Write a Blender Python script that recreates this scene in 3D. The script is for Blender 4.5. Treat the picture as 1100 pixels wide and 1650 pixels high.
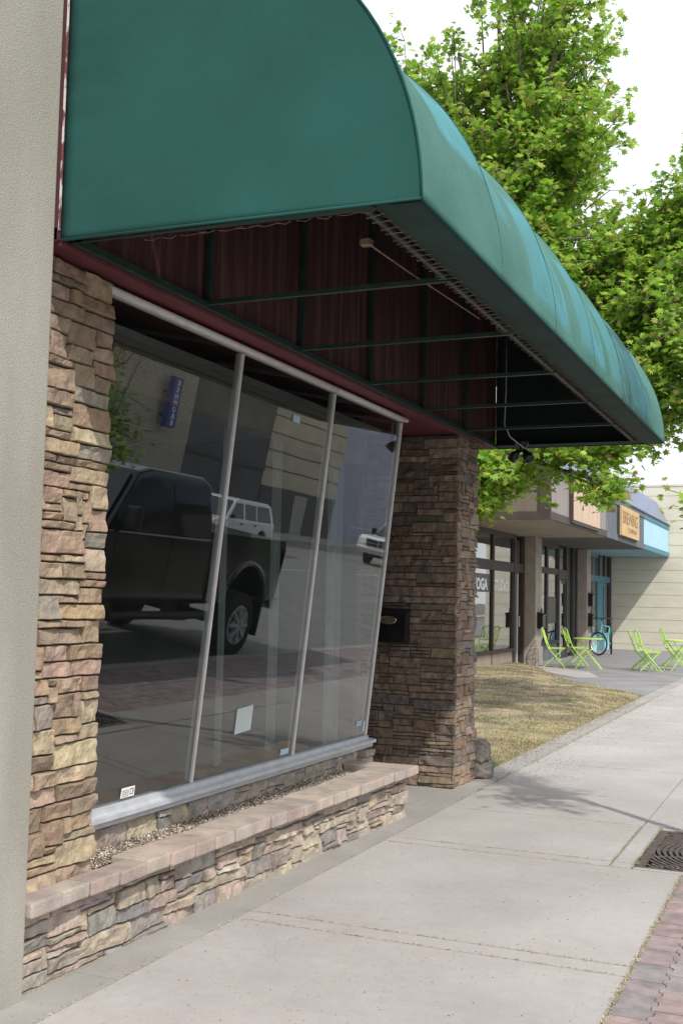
import bpy, bmesh, math, random
import numpy as np
from mathutils import Vector, Matrix, noise
R = math.radians
for o in list(bpy.data.objects): bpy.data.objects.remove(o)
S = bpy.context.scene
COL = S.collection

# ------------------------------------------------------------ camera
CAMH = 1.55
Mw = np.array([[0.9171, -0.0112, -0.3985], [0.3974, 0.0793, 0.9142], [0.0215, -0.9968, 0.0764]])
def _n(a): return a/np.linalg.norm(a)
_F = 1800.; _ey = _n(np.array([1332.-550, 980.-825, _F])); _ex = -_n(np.array([-3646.-550, 872.-825, _F]))
_ex = _n(_ex-_ey*(_ex@_ey)); _ez = np.cross(_ex, _ey)
if _ez[1] > 0: _ez = -_ez
Mw = np.array([_ex, _ey, _ez])
cam = bpy.data.cameras.new('camera'); camo = bpy.data.objects.new('camera', cam); COL.objects.link(camo)
cam.sensor_fit = 'HORIZONTAL'; cam.sensor_width = 36; cam.lens = _F/1100*36
cam.clip_start = .05; cam.clip_end = 3000
mm = Matrix([[Mw[i][0], -Mw[i][1], -Mw[i][2]] for i in range(3)]).to_4x4()
mm.translation = (0, 0, CAMH); camo.matrix_world = mm
S.camera = camo

# ------------------------------------------------------------ sky, sun, exposure
SUN = Vector((.75, -.66, 1.09)).normalized()
w = bpy.data.worlds.new('World'); S.world = w; w.use_nodes = True
nt = w.node_tree; nt.nodes.clear()
out = nt.nodes.new('ShaderNodeOutputWorld'); bg = nt.nodes.new('ShaderNodeBackground')
sky = nt.nodes.new('ShaderNodeTexSky'); sky.sky_type = 'NISHITA'; sky.sun_disc = False
sky.sun_elevation = math.asin(SUN.z); sky.sun_rotation = math.atan2(SUN.x, SUN.y)
sky.dust_density = 3; sky.air_density = 1
mx = nt.nodes.new('ShaderNodeMix'); mx.data_type = 'RGBA'
tc = nt.nodes.new('ShaderNodeTexCoord'); nz = nt.nodes.new('ShaderNodeTexNoise'); nz.inputs['Scale'].default_value = 2.2
nz.inputs['Detail'].default_value = 5
mr = nt.nodes.new('ShaderNodeMapRange'); mr.inputs[1].default_value = .3; mr.inputs[2].default_value = .7
mr.inputs[3].default_value = .62; mr.inputs[4].default_value = .95
nt.links.new(tc.outputs['Generated'], nz.inputs['Vector']); nt.links.new(nz.outputs['Fac'], mr.inputs[0])
nt.links.new(mr.outputs[0], mx.inputs['Factor'])
nt.links.new(sky.outputs[0], mx.inputs['A']); mx.inputs['B'].default_value = (8.6, 8.9, 9.3, 1)
nt.links.new(mx.outputs['Result'], bg.inputs['Color']); bg.inputs['Strength'].default_value = .12
nt.links.new(bg.outputs[0], out.inputs[0])
sun = bpy.data.lights.new('sun', 'SUN'); sun.energy = 2.6; sun.angle = R(1.2); sun.color = (1, .95, .87)
suno = bpy.data.objects.new('sun', sun); COL.objects.link(suno)
suno.rotation_euler = SUN.to_track_quat('Z', 'Y').to_euler(); suno.location = (5, -5, 12)
S.view_settings.view_transform = 'Standard'; S.view_settings.look = 'None'; S.view_settings.gamma = 1
S.view_settings.exposure = 0.42

# ------------------------------------------------------------ materials
def mat(name, col, rough=.8, var=.12, scale=8, bump=0., bscale=60, metal=0., attr=None, stretch=(1, 1, 1), col2=None,
        spec=.5, detail=6, lo=.35, hi=.65, fine=0., coat=0., trans=0., bstretch=None):
    m = bpy.data.materials.new(name); m.use_nodes = True
    t = m.node_tree; b = t.nodes['Principled BSDF']; L = t.links.new
    b.inputs['Roughness'].default_value = rough; b.inputs['Metallic'].default_value = metal
    b.inputs['Specular IOR Level'].default_value = spec
    if coat: b.inputs['Coat Weight'].default_value = coat; b.inputs['Coat Roughness'].default_value = .05
    geo = t.nodes.new('ShaderNodeTexCoord'); mp = t.nodes.new('ShaderNodeMapping'); mp.inputs['Scale'].default_value = stretch
    L(geo.outputs['Object'], mp.inputs[0])
    n = t.nodes.new('ShaderNodeTexNoise'); n.inputs['Scale'].default_value = scale; n.inputs['Detail'].default_value = detail
    L(mp.outputs[0], n.inputs['Vector'])
    r = t.nodes.new('ShaderNodeMapRange'); r.inputs[1].default_value = lo; r.inputs[2].default_value = hi
    L(n.outputs['Fac'], r.inputs[0])
    mx = t.nodes.new('ShaderNodeMix'); mx.data_type = 'RGBA'
    L(r.outputs[0], mx.inputs['Factor'])
    if attr:
        a = t.nodes.new('ShaderNodeAttribute'); a.attribute_name = attr
        m1 = t.nodes.new('ShaderNodeMix'); m1.data_type = 'RGBA'; m1.blend_type = 'MULTIPLY'; m1.inputs['Factor'].default_value = 1
        c = col2 or (1+var*1.2, 1+var, 1+var*.7)
        mx.inputs['A'].default_value = (1-var, 1-var, 1-var, 1); mx.inputs['B'].default_value = (*c[:3], 1)
        L(a.outputs['Color'], m1.inputs['A']); L(mx.outputs['Result'], m1.inputs['B']); res = m1.outputs['Result']
    else:
        c2 = col2 or tuple(min(1, c*(1+var)) for c in col)
        c1 = col if col2 else tuple(c*(1-var) for c in col)
        mx.inputs['A'].default_value = (*c1, 1); mx.inputs['B'].default_value = (*c2, 1); res = mx.outputs['Result']
    if fine:
        n3 = t.nodes.new('ShaderNodeTexNoise'); n3.inputs['Scale'].default_value = bscale*1.3; n3.inputs['Detail'].default_value = 3
        L(geo.outputs['Object'], n3.inputs['Vector'])
        r3 = t.nodes.new('ShaderNodeMapRange'); r3.inputs[1].default_value = .3; r3.inputs[2].default_value = .7
        r3.inputs[3].default_value = 1-fine; r3.inputs[4].default_value = 1+fine; L(n3.outputs['Fac'], r3.inputs[0])
        m3 = t.nodes.new('ShaderNodeMix'); m3.data_type = 'RGBA'; m3.blend_type = 'MULTIPLY'; m3.inputs['Factor'].default_value = 1
        L(res, m3.inputs['A']); L(r3.outputs[0], m3.inputs['B']); res = m3.outputs['Result']
    L(res, b.inputs['Base Color'])
    if bump:
        n2 = t.nodes.new('ShaderNodeTexNoise'); n2.inputs['Scale'].default_value = bscale; n2.inputs['Detail'].default_value = 5
        if bstretch:
            mp2 = t.nodes.new('ShaderNodeMapping'); mp2.inputs['Scale'].default_value = bstretch
            L(geo.outputs['Object'], mp2.inputs[0]); L(mp2.outputs[0], n2.inputs['Vector'])
        else: L(geo.outputs['Object'], n2.inputs['Vector'])
        bp = t.nodes.new('ShaderNodeBump'); bp.inputs['Distance'].default_value = bump; bp.inputs['Strength'].default_value = 1
        L(n2.outputs['Fac'], bp.inputs['Height']); L(bp.outputs[0], b.inputs['Normal'])
    if trans:
        tr = t.nodes.new('ShaderNodeBsdfTranslucent'); ms = t.nodes.new('ShaderNodeMixShader'); ms.inputs[0].default_value = trans
        L(res, tr.inputs[0]); L(b.outputs[0], ms.inputs[1]); L(tr.outputs[0], ms.inputs[2])
        L(ms.outputs[0], t.nodes['Material Output'].inputs[0])
    m['nodes_res'] = 1
    return m
def glass(name, r0=.09, tint=(.8, .84, .84), wav=.0, dirt=.0):
    m = bpy.data.materials.new(name); m.use_nodes = True; t = m.node_tree; t.nodes.clear(); L = t.links.new
    o = t.nodes.new('ShaderNodeOutputMaterial'); ms = t.nodes.new('ShaderNodeMixShader')
    tr = t.nodes.new('ShaderNodeBsdfTransparent'); tr.inputs[0].default_value = (*tint, 1)
    gl = t.nodes.new('ShaderNodeBsdfGlossy'); gl.inputs['Roughness'].default_value = 0.0
    g = t.nodes.new('ShaderNodeNewGeometry'); d = t.nodes.new('ShaderNodeVectorMath'); d.operation = 'DOT_PRODUCT'
    L(g.outputs['Incoming'], d.inputs[0]); L(g.outputs['True Normal'], d.inputs[1])
    def M(op, a, b=None):
        n = t.nodes.new('ShaderNodeMath'); n.operation = op
        for i, v in enumerate((a, b)):
            if v is None: continue
            if isinstance(v, (int, float)): n.inputs[i].default_value = v
            else: L(v, n.inputs[i])
        return n.outputs[0]
    c = M('ABSOLUTE', d.outputs['Value']); x = M('POWER', M('SUBTRACT', 1, c), 4.2)
    f = M('ADD', M('MULTIPLY', x, 1-r0), r0)
    L(f, ms.inputs[0]); L(tr.outputs[0], ms.inputs[1]); L(gl.outputs[0], ms.inputs[2])
    if wav:
        tcn = t.nodes.new('ShaderNodeTexCoord'); n2 = t.nodes.new('ShaderNodeTexNoise'); n2.inputs['Scale'].default_value = 1.6
        n2.inputs['Detail'].default_value = 1
        L(tcn.outputs['Object'], n2.inputs['Vector']); bp = t.nodes.new('ShaderNodeBump'); bp.inputs['Distance'].default_value = wav
        L(n2.outputs['Fac'], bp.inputs['Height']); L(bp.outputs[0], gl.inputs['Normal'])
    last = ms.outputs[0]
    if dirt:
        df = t.nodes.new('ShaderNodeBsdfDiffuse'); df.inputs[0].default_value = (.6, .6, .58, 1)
        tcn = t.nodes.new('ShaderNodeTexCoord'); n3 = t.nodes.new('ShaderNodeTexNoise'); n3.inputs['Scale'].default_value = 3; n3.inputs['Detail'].default_value = 8
        mp = t.nodes.new('ShaderNodeMapping'); mp.inputs['Scale'].default_value = (1, 3, .6)
        L(tcn.outputs['Object'], mp.inputs[0]); L(mp.outputs[0], n3.inputs['Vector'])
        k = M('MULTIPLY', n3.outputs['Fac'], dirt)
        m2 = t.nodes.new('ShaderNodeMixShader'); L(k, m2.inputs[0]); L(last, m2.inputs[1]); L(df.outputs[0], m2.inputs[2]); last = m2.outputs[0]
    L(last, o.inputs[0])
    return m

MT = {}
MT['stucco'] = mat('grey_stucco', (.29, .275, .235), .9, .09, 2.2, .0032, 130, fine=.12, col2=(.385, .37, .33), detail=10, stretch=(1, 1, .3))
MT['maroon'] = mat('maroon_paint', (.060, .018, .021), .8, .3, 22, .003, 60, stretch=(1, 1, .05), col2=(.17, .085, .08), lo=.48, hi=.8)
MT['soffit'] = mat('maroon_soffit', (.13, .026, .036), .6, .2, 5, .002, 60)
MT['stone'] = mat('ledge_stone', (.3, .25, .2), .88, .26, 16, .004, 70, attr='col', fine=.14, lo=.3, hi=.7, col2=(1.27, 1.235, 1.19))
MT['mortar'] = mat('dark_mortar', (.055, .048, .042), .95, .3, 30, .004, 80)
MT['cap'] = mat('concrete_cap', (.36, .30, .265), .85, .16, 9, .003, 110, attr='col', fine=.12)
MT['alu'] = mat('brushed_aluminium', (.50, .52, .55), .45, .08, 12, .0005, 60, metal=.15)
MT['alu_w'] = mat('weathered_white_metal', (.60, .58, .57), .5, .06, 14, .0006, 60)
MT['glass'] = glass('window_glass', .11, (.80, .84, .84), .0006, .009)
MT['glass_b'] = glass('shop_glass', .36, (.5, .53, .53), .001)
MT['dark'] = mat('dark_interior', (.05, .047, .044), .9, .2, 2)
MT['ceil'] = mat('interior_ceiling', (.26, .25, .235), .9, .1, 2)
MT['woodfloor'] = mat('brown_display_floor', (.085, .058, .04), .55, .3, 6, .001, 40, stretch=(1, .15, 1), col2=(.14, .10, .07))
MT['curtain'] = mat('sheer_curtain', (.52, .55, .55), .9, .08, 6, trans=.5)
MT['gravel'] = mat('pea_gravel', (.3, .27, .24), .9, .5, 40, attr='col')
MT['dirt'] = mat('planter_soil', (.12, .095, .075), 1, .4, 60, .006, 100)
MT['paper'] = mat('paper_notice', (.50, .56, .56), .8, .05, 10)
MT['white'] = mat('white_sticker', (.78, .79, .78), .6, .03, 10)
MT['bluest'] = mat('blue_sticker', (.32, .44, .56), .6, .1, 30)
MT['ink'] = mat('dark_ink', (.05, .06, .07), .7, .02, 10)
MT['black'] = mat('black_metal', (.012, .012, .014), .35, .2, 10)
MT['brass'] = mat('aged_brass', (.22, .17, .10), .5, .3, 30, metal=.6)
MT['frame_g'] = mat('dark_green_tube', (.016, .042, .036), .5, .25, 14)
MT['wire'] = mat('pale_cable', (.42, .42, .38), .6, .1, 14)
MT['lace'] = mat('frayed_lacing', (.20, .14, .11), .95, .3, 30)
MT['rock'] = mat('grey_rock', (.20, .18, .16), .92, .45, 7, .008, 40, fine=.2)
MT['concrete'] = None
MT['iron'] = mat('cast_iron', (.085, .066, .058), .7, .25, 20, .001, 150)
MT['hole'] = mat('dark_soil', (.012, .011, .01), 1, .3, 20)
MT['paver'] = mat('clay_paver', (.26, .17, .17), .85, .2, 12, .0015, 150, attr='col', fine=.12)
MT['pollen'] = mat('joint_debris', (.20, .175, .13), 1, .5, 60, .004, 200, col2=(.44, .39, .28))
MT['bark'] = mat('grey_bark', (.12, .105, .088), .95, .35, 20, .006, 40, stretch=(1, 1, .2))
MT['leaf'] = mat('maple_leaf', (.1, .2, .03), .5, .1, 3, attr='col', trans=.58, spec=.3)
MT['grass'] = mat('dry_grass', (.3, .25, .12), .9, .15, 1.2, attr='col', trans=.2)
MT['lawn'] = mat('dry_lawn_soil', (.15, .115, .075), 1, .3, 2.2, .02, 30, col2=(.34, .28, .175), fine=.4, lo=.4, hi=.6)
MT['asphalt_l'] = mat('worn_street', (.20, .20, .195), .9, .12, 1.5, .003, 120, fine=.15)
MT['patio'] = mat('grey_patio', (.235, .23, .235), .9, .14, 1.3, .002, 90, fine=.12)
MT['earth'] = mat('earth', (.16, .14, .11), 1, .3, .3, .01, 5)
MT['lime'] = mat('lime_paint', (.44, .70, .13), .4, .06, 12)
MT['b_brown'] = mat('brown_trim', (.062, .045, .038), .6, .15, 6)
MT['b_taupe'] = mat('taupe_post', (.36, .31, .265), .7, .12, 4, .001, 30)
MT['b_tan'] = mat('tan_panel', (.30, .25, .21), .75, .14, 3, .002, 40, stretch=(1, 1, .3))
MT['b_beige'] = mat('beige_board', (.28, .255, .24), .75, .12, 8, .001, 40, stretch=(1, 1, .1))
MT['b_slate'] = mat('slate_board', (.13, .145, .175), .75, .2, 8, .001, 40, stretch=(1, 1, .1))
MT['b_blue'] = mat('pale_blue_board', (.42, .66, .80), .7, .06, 4)
MT['b_teal'] = mat('teal_frame', (.075, .225, .30), .6, .1, 6)
MT['b_dkframe'] = mat('charcoal_frame', (.055, .052, .055), .6, .12, 6)
MT['b_soffit_t'] = mat('tan_soffit', (.30, .25, .205), .8, .1, 2)
MT['b_soffit_d'] = mat('dark_soffit', (.085, .08, .075), .8, .1, 2)
MT['b_soffit_b'] = mat('blue_soffit', (.22, .38, .42), .8, .1, 2)
MT['roof'] = mat('blue_grey_roof', (.20, .24, .33), .7, .15, 12, .002, 40, stretch=(.3, 1, .3))
MT['ply'] = mat('raw_plywood', (.50, .37, .28), .8, .25, 3, .001, 60, stretch=(1, 4, .5), col2=(.66, .50, .37))
MT['ply2'] = mat('honey_wood', (.50, .33, .15), .7, .25, 3, .001, 60, stretch=(1, 6, .5), col2=(.68, .47, .24))
MT['signink'] = mat('carved_letter', (.20, .12, .07), .8, .2, 10)
MT['cream'] = mat('cream_siding', (.60, .57, .47), .8, .05, 1.5, .0015, 40, stretch=(1, 1, 3))
MT['tyre'] = mat('rubber', (.018, .018, .019), .85, .2, 30)
MT['bike'] = mat('turquoise_paint', (.12, .50, .52), .35, .05, 10)
MT['chrome'] = mat('chrome', (.7, .7, .72), .2, .05, 10, metal=.9)
MT['blackpaint'] = mat('black_car_paint', (.012, .018, .025), .12, .1, 3, coat=.6)
MT['whitepaint'] = mat('white_car_paint', (.74, .76, .78), .3, .03, 3, coat=.5)
MT['carglass'] = mat('car_glass', (.015, .02, .024), .03, .1, 2, spec=1.0)
MT['lampred'] = mat('tail_lamp', (.25, .01, .01), .2, .1, 10)
MT['lampw'] = mat('head_lamp', (.7, .72, .72), .15, .05, 10)
MT['greysidewalk'] = mat('far_sidewalk', (.34, .33, .31), .9, .1, 2)
MT['navy'] = mat('blue_sign_face', (.02, .045, .26), .5, .1, 5)
MT['beigeblk'] = mat('beige_block', (.46, .41, .32), .85, .06, 1.2, .002, 30)
MT['darkblk'] = mat('dark_block', (.10, .095, .095), .85, .15, 6)
MT['lilac'] = mat('pale_lilac_render', (.36, .37, .46), .85, .06, .6)
MT['greyrender'] = mat('grey_render', (.105, .108, .115), .85, .1, .6)

def bricks(name, c1, c2, mortar, bw=.2, bh=.075, ms=.012, axis='YZ'):
    m = bpy.data.materials.new(name); m.use_nodes = True; t = m.node_tree; b = t.nodes['Principled BSDF']; L = t.links.new
    b.inputs['Roughness'].default_value = .9
    tcn = t.nodes.new('ShaderNodeTexCoord'); sp = t.nodes.new('ShaderNodeSeparateXYZ'); cb = t.nodes.new('ShaderNodeCombineXYZ')
    L(tcn.outputs['Object'], sp.inputs[0])
    L(sp.outputs[axis[0]], cb.inputs[0]); L(sp.outputs[axis[1]], cb.inputs[1])
    br = t.nodes.new('ShaderNodeTexBrick'); L(cb.outputs[0], br.inputs['Vector'])
    br.inputs['Color1'].default_value = (*c1, 1); br.inputs['Color2'].default_value = (*c2, 1); br.inputs['Mortar'].default_value = (*mortar, 1)
    br.inputs['Scale'].default_value = 1; br.inputs['Brick Width'].default_value = bw; br.inputs['Row Height'].default_value = bh
    br.inputs['Mortar Size'].default_value = ms
    L(br.outputs['Color'], b.inputs['Base Color'])
    bp = t.nodes.new('ShaderNodeBump'); bp.inputs['Distance'].default_value = .01; L(br.outputs['Fac'], bp.inputs['Height']); bp.invert = True
    L(bp.outputs[0], b.inputs['Normal'])
    return m
MT['brick'] = bricks('tan_brick', (.50, .46, .39), (.44, .40, .34), (.27, .25, .22), .3, .12, .02)

# concrete with cloudy stains, specks and fine hair cracks
def concrete(name, ca, cb, pinch=.0):
    m = mat(name, ca, .88, .1, 1.1, .0022, 190, col2=cb, fine=.07, detail=8, lo=.3, hi=.7)
    t = m.node_tree; L = t.links.new; b = t.nodes['Principled BSDF']
    src = b.inputs['Base Color'].links[0].from_socket
    tcn = t.nodes.new('ShaderNodeTexCoord')
    v = t.nodes.new('ShaderNodeTexVoronoi'); v.inputs['Scale'].default_value = 26; L(tcn.outputs['Object'], v.inputs['Vector'])
    n = t.nodes.new('ShaderNodeTexNoise'); n.inputs['Scale'].default_value = 5; L(tcn.outputs['Object'], n.inputs['Vector'])
    r = t.nodes.new('ShaderNodeMapRange'); r.inputs[1].default_value = .09; r.inputs[2].default_value = .14; r.inputs[3].default_value = .55; r.inputs[4].default_value = 1
    L(v.outputs['Distance'], r.inputs[0])
    r2 = t.nodes.new('ShaderNodeMapRange'); r2.inputs[1].default_value = .50; r2.inputs[2].default_value = .56; L(n.outputs['Fac'], r2.inputs[0])
    mxx = t.nodes.new('ShaderNodeMix'); mxx.data_type = 'FLOAT'; L(r2.outputs[0], mxx.inputs[0]); mxx.inputs[2].default_value = 1; L(r.outputs[0], mxx.inputs[3])
    n4 = t.nodes.new('ShaderNodeTexNoise'); n4.inputs['Scale'].default_value = .9; n4.inputs['Detail'].default_value = 9; n4.inputs['Roughness'].default_value = .65
    mp4 = t.nodes.new('ShaderNodeMapping'); mp4.inputs['Location'].default_value = (3, 7, 1); L(tcn.outputs['Object'], mp4.inputs[0]); L(mp4.outputs[0], n4.inputs['Vector'])
    r4 = t.nodes.new('ShaderNodeMapRange'); r4.inputs[1].default_value = .3; r4.inputs[2].default_value = .6; r4.inputs[3].default_value = .88; r4.inputs[4].default_value = 1.03
    L(n4.outputs['Fac'], r4.inputs[0])
    vg = t.nodes.new('ShaderNodeTexVoronoi'); vg.inputs['Scale'].default_value = 3.1; L(tcn.outputs['Object'], vg.inputs['Vector'])
    rg_ = t.nodes.new('ShaderNodeMapRange'); rg_.inputs[1].default_value = .05; rg_.inputs[2].default_value = .075; rg_.inputs[3].default_value = .86; rg_.inputs[4].default_value = 1
    L(vg.outputs['Distance'], rg_.inputs[0])
    ng = t.nodes.new('ShaderNodeTexNoise'); ng.inputs['Scale'].default_value = 14; ng.inputs['Detail'].default_value = 12; ng.inputs['Roughness'].default_value = .8; L(tcn.outputs['Object'], ng.inputs['Vector'])
    rn_ = t.nodes.new('ShaderNodeMapRange'); rn_.inputs[1].default_value = .25; rn_.inputs[2].default_value = .75; rn_.inputs[3].default_value = .90; rn_.inputs[4].default_value = 1.09
    L(ng.outputs['Fac'], rn_.inputs[0])
    m0 = t.nodes.new('ShaderNodeMath'); m0.operation = 'MULTIPLY'; L(rg_.outputs[0], m0.inputs[0]); L(rn_.outputs[0], m0.inputs[1])
    m1_ = t.nodes.new('ShaderNodeMath'); m1_.operation = 'MULTIPLY'; L(mxx.outputs[0], m1_.inputs[0]); L(m0.outputs[0], m1_.inputs[1])
    mu = t.nodes.new('ShaderNodeMath'); mu.operation = 'MULTIPLY'; L(m1_.outputs[0], mu.inputs[0]); L(r4.outputs[0], mu.inputs[1])
    m3 = t.nodes.new('ShaderNodeMix'); m3.data_type = 'RGBA'; m3.blend_type = 'MULTIPLY'; m3.inputs['Factor'].default_value = 1
    L(src, m3.inputs['A']); L(mu.outputs[0], m3.inputs['B']); L(m3.outputs['Result'], b.inputs['Base Color'])
    return m
MT['concrete'] = concrete('sidewalk_concrete', (.375, .348, .338), (.435, .412, .404))
MT['concrete_g'] = concrete('curb_concrete', (.275, .262, .248), (.375, .36, .342))

# green canvas with a light scrubbed residue (attribute 'fade')
def canvas(name='green_canvas', c1=(.068, .235, .195), c2=(.105, .305, .262), sheen=.08):
    m = mat(name, c1, .62, .16, 1.6, .0008, 240, col2=c2, fine=.08)
    t = m.node_tree; L = t.links.new; b = t.nodes['Principled BSDF']
    src = b.inputs['Base Color'].links[0].from_socket
    a = t.nodes.new('ShaderNodeAttribute'); a.attribute_name = 'fade'
    tcn = t.nodes.new('ShaderNodeTexCoord'); mp = t.nodes.new('ShaderNodeMapping'); mp.inputs['Scale'].default_value = (1, 5, 1.4)
    mp.inputs['Rotation'].default_value = (R(24), 0, 0)
    n = t.nodes.new('ShaderNodeTexNoise'); n.inputs['Scale'].default_value = 3.5; n.inputs['Detail'].default_value = 5
    L(tcn.outputs['Object'], mp.inputs[0]); L(mp.outputs[0], n.inputs['Vector'])
    r = t.nodes.new('ShaderNodeMapRange'); r.inputs[1].default_value = .3; r.inputs[2].default_value = .68; r.inputs[3].default_value = .45; r.inputs[4].default_value = 1.
    L(n.outputs['Fac'], r.inputs[0])
    mu = t.nodes.new('ShaderNodeMath'); mu.operation = 'MULTIPLY'; L(a.outputs['Fac'], mu.inputs[0]); L(r.outputs[0], mu.inputs[1])
    m3 = t.nodes.new('ShaderNodeMix'); m3.data_type = 'RGBA'; L(mu.outputs[0], m3.inputs['Factor'])
    L(src, m3.inputs['A']); m3.inputs['B'].default_value = (.12, .47, .58, 1); L(m3.outputs['Result'], b.inputs['Base Color'])
    wv = t.nodes.new('ShaderNodeTexWave'); wv.inputs['Scale'].default_value = 170; wv.bands_direction = 'Z'; L(tcn.outputs['Object'], wv.inputs['Vector'])
    wv2 = t.nodes.new('ShaderNodeTexNoise'); wv2.inputs['Scale'].default_value = 55; wv2.inputs['Detail'].default_value = 4
    mpw = t.nodes.new('ShaderNodeMapping'); mpw.inputs['Scale'].default_value = (3, 3, .35); L(tcn.outputs['Object'], mpw.inputs[0]); L(mpw.outputs[0], wv2.inputs['Vector'])
    ad = t.nodes.new('ShaderNodeMath'); ad.operation = 'ADD'; L(wv.outputs['Fac'], ad.inputs[0]); L(wv2.outputs['Fac'], ad.inputs[1])
    bpn = t.nodes.new('ShaderNodeBump'); bpn.inputs['Distance'].default_value = .0016; L(ad.outputs[0], bpn.inputs['Height']); L(bpn.outputs[0], b.inputs['Normal'])
    b.inputs['Specular IOR Level'].default_value = .12
    b.inputs['Sheen Weight'].default_value = sheen; b.inputs['Sheen Roughness'].default_value = .5
    tr = t.nodes.new('ShaderNodeBsdfTranslucent'); ms = t.nodes.new('ShaderNodeMixShader'); ms.inputs[0].default_value = .02
    L(m3.outputs['Result'], tr.inputs[0]); L(b.outputs[0], ms.inputs[1]); L(tr.outputs[0], ms.inputs[2]); L(ms.outputs[0], t.nodes['Material Output'].inputs[0])
    return m
MT['canvas'] = canvas()
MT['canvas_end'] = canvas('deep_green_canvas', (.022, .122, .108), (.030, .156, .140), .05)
MT['lining'] = mat('canvas_lining', (.005, .014, .013), .8, .2, 4, .0008, 240)  # same canvas seen from inside, awning shade put into its colour
MT['lining2'] = mat('grimy_canvas_hem', (.008, .036, .031), .8, .25, 3, .0008, 240)  # flap fabric darkened in colour to carry the shade under the awning

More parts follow.
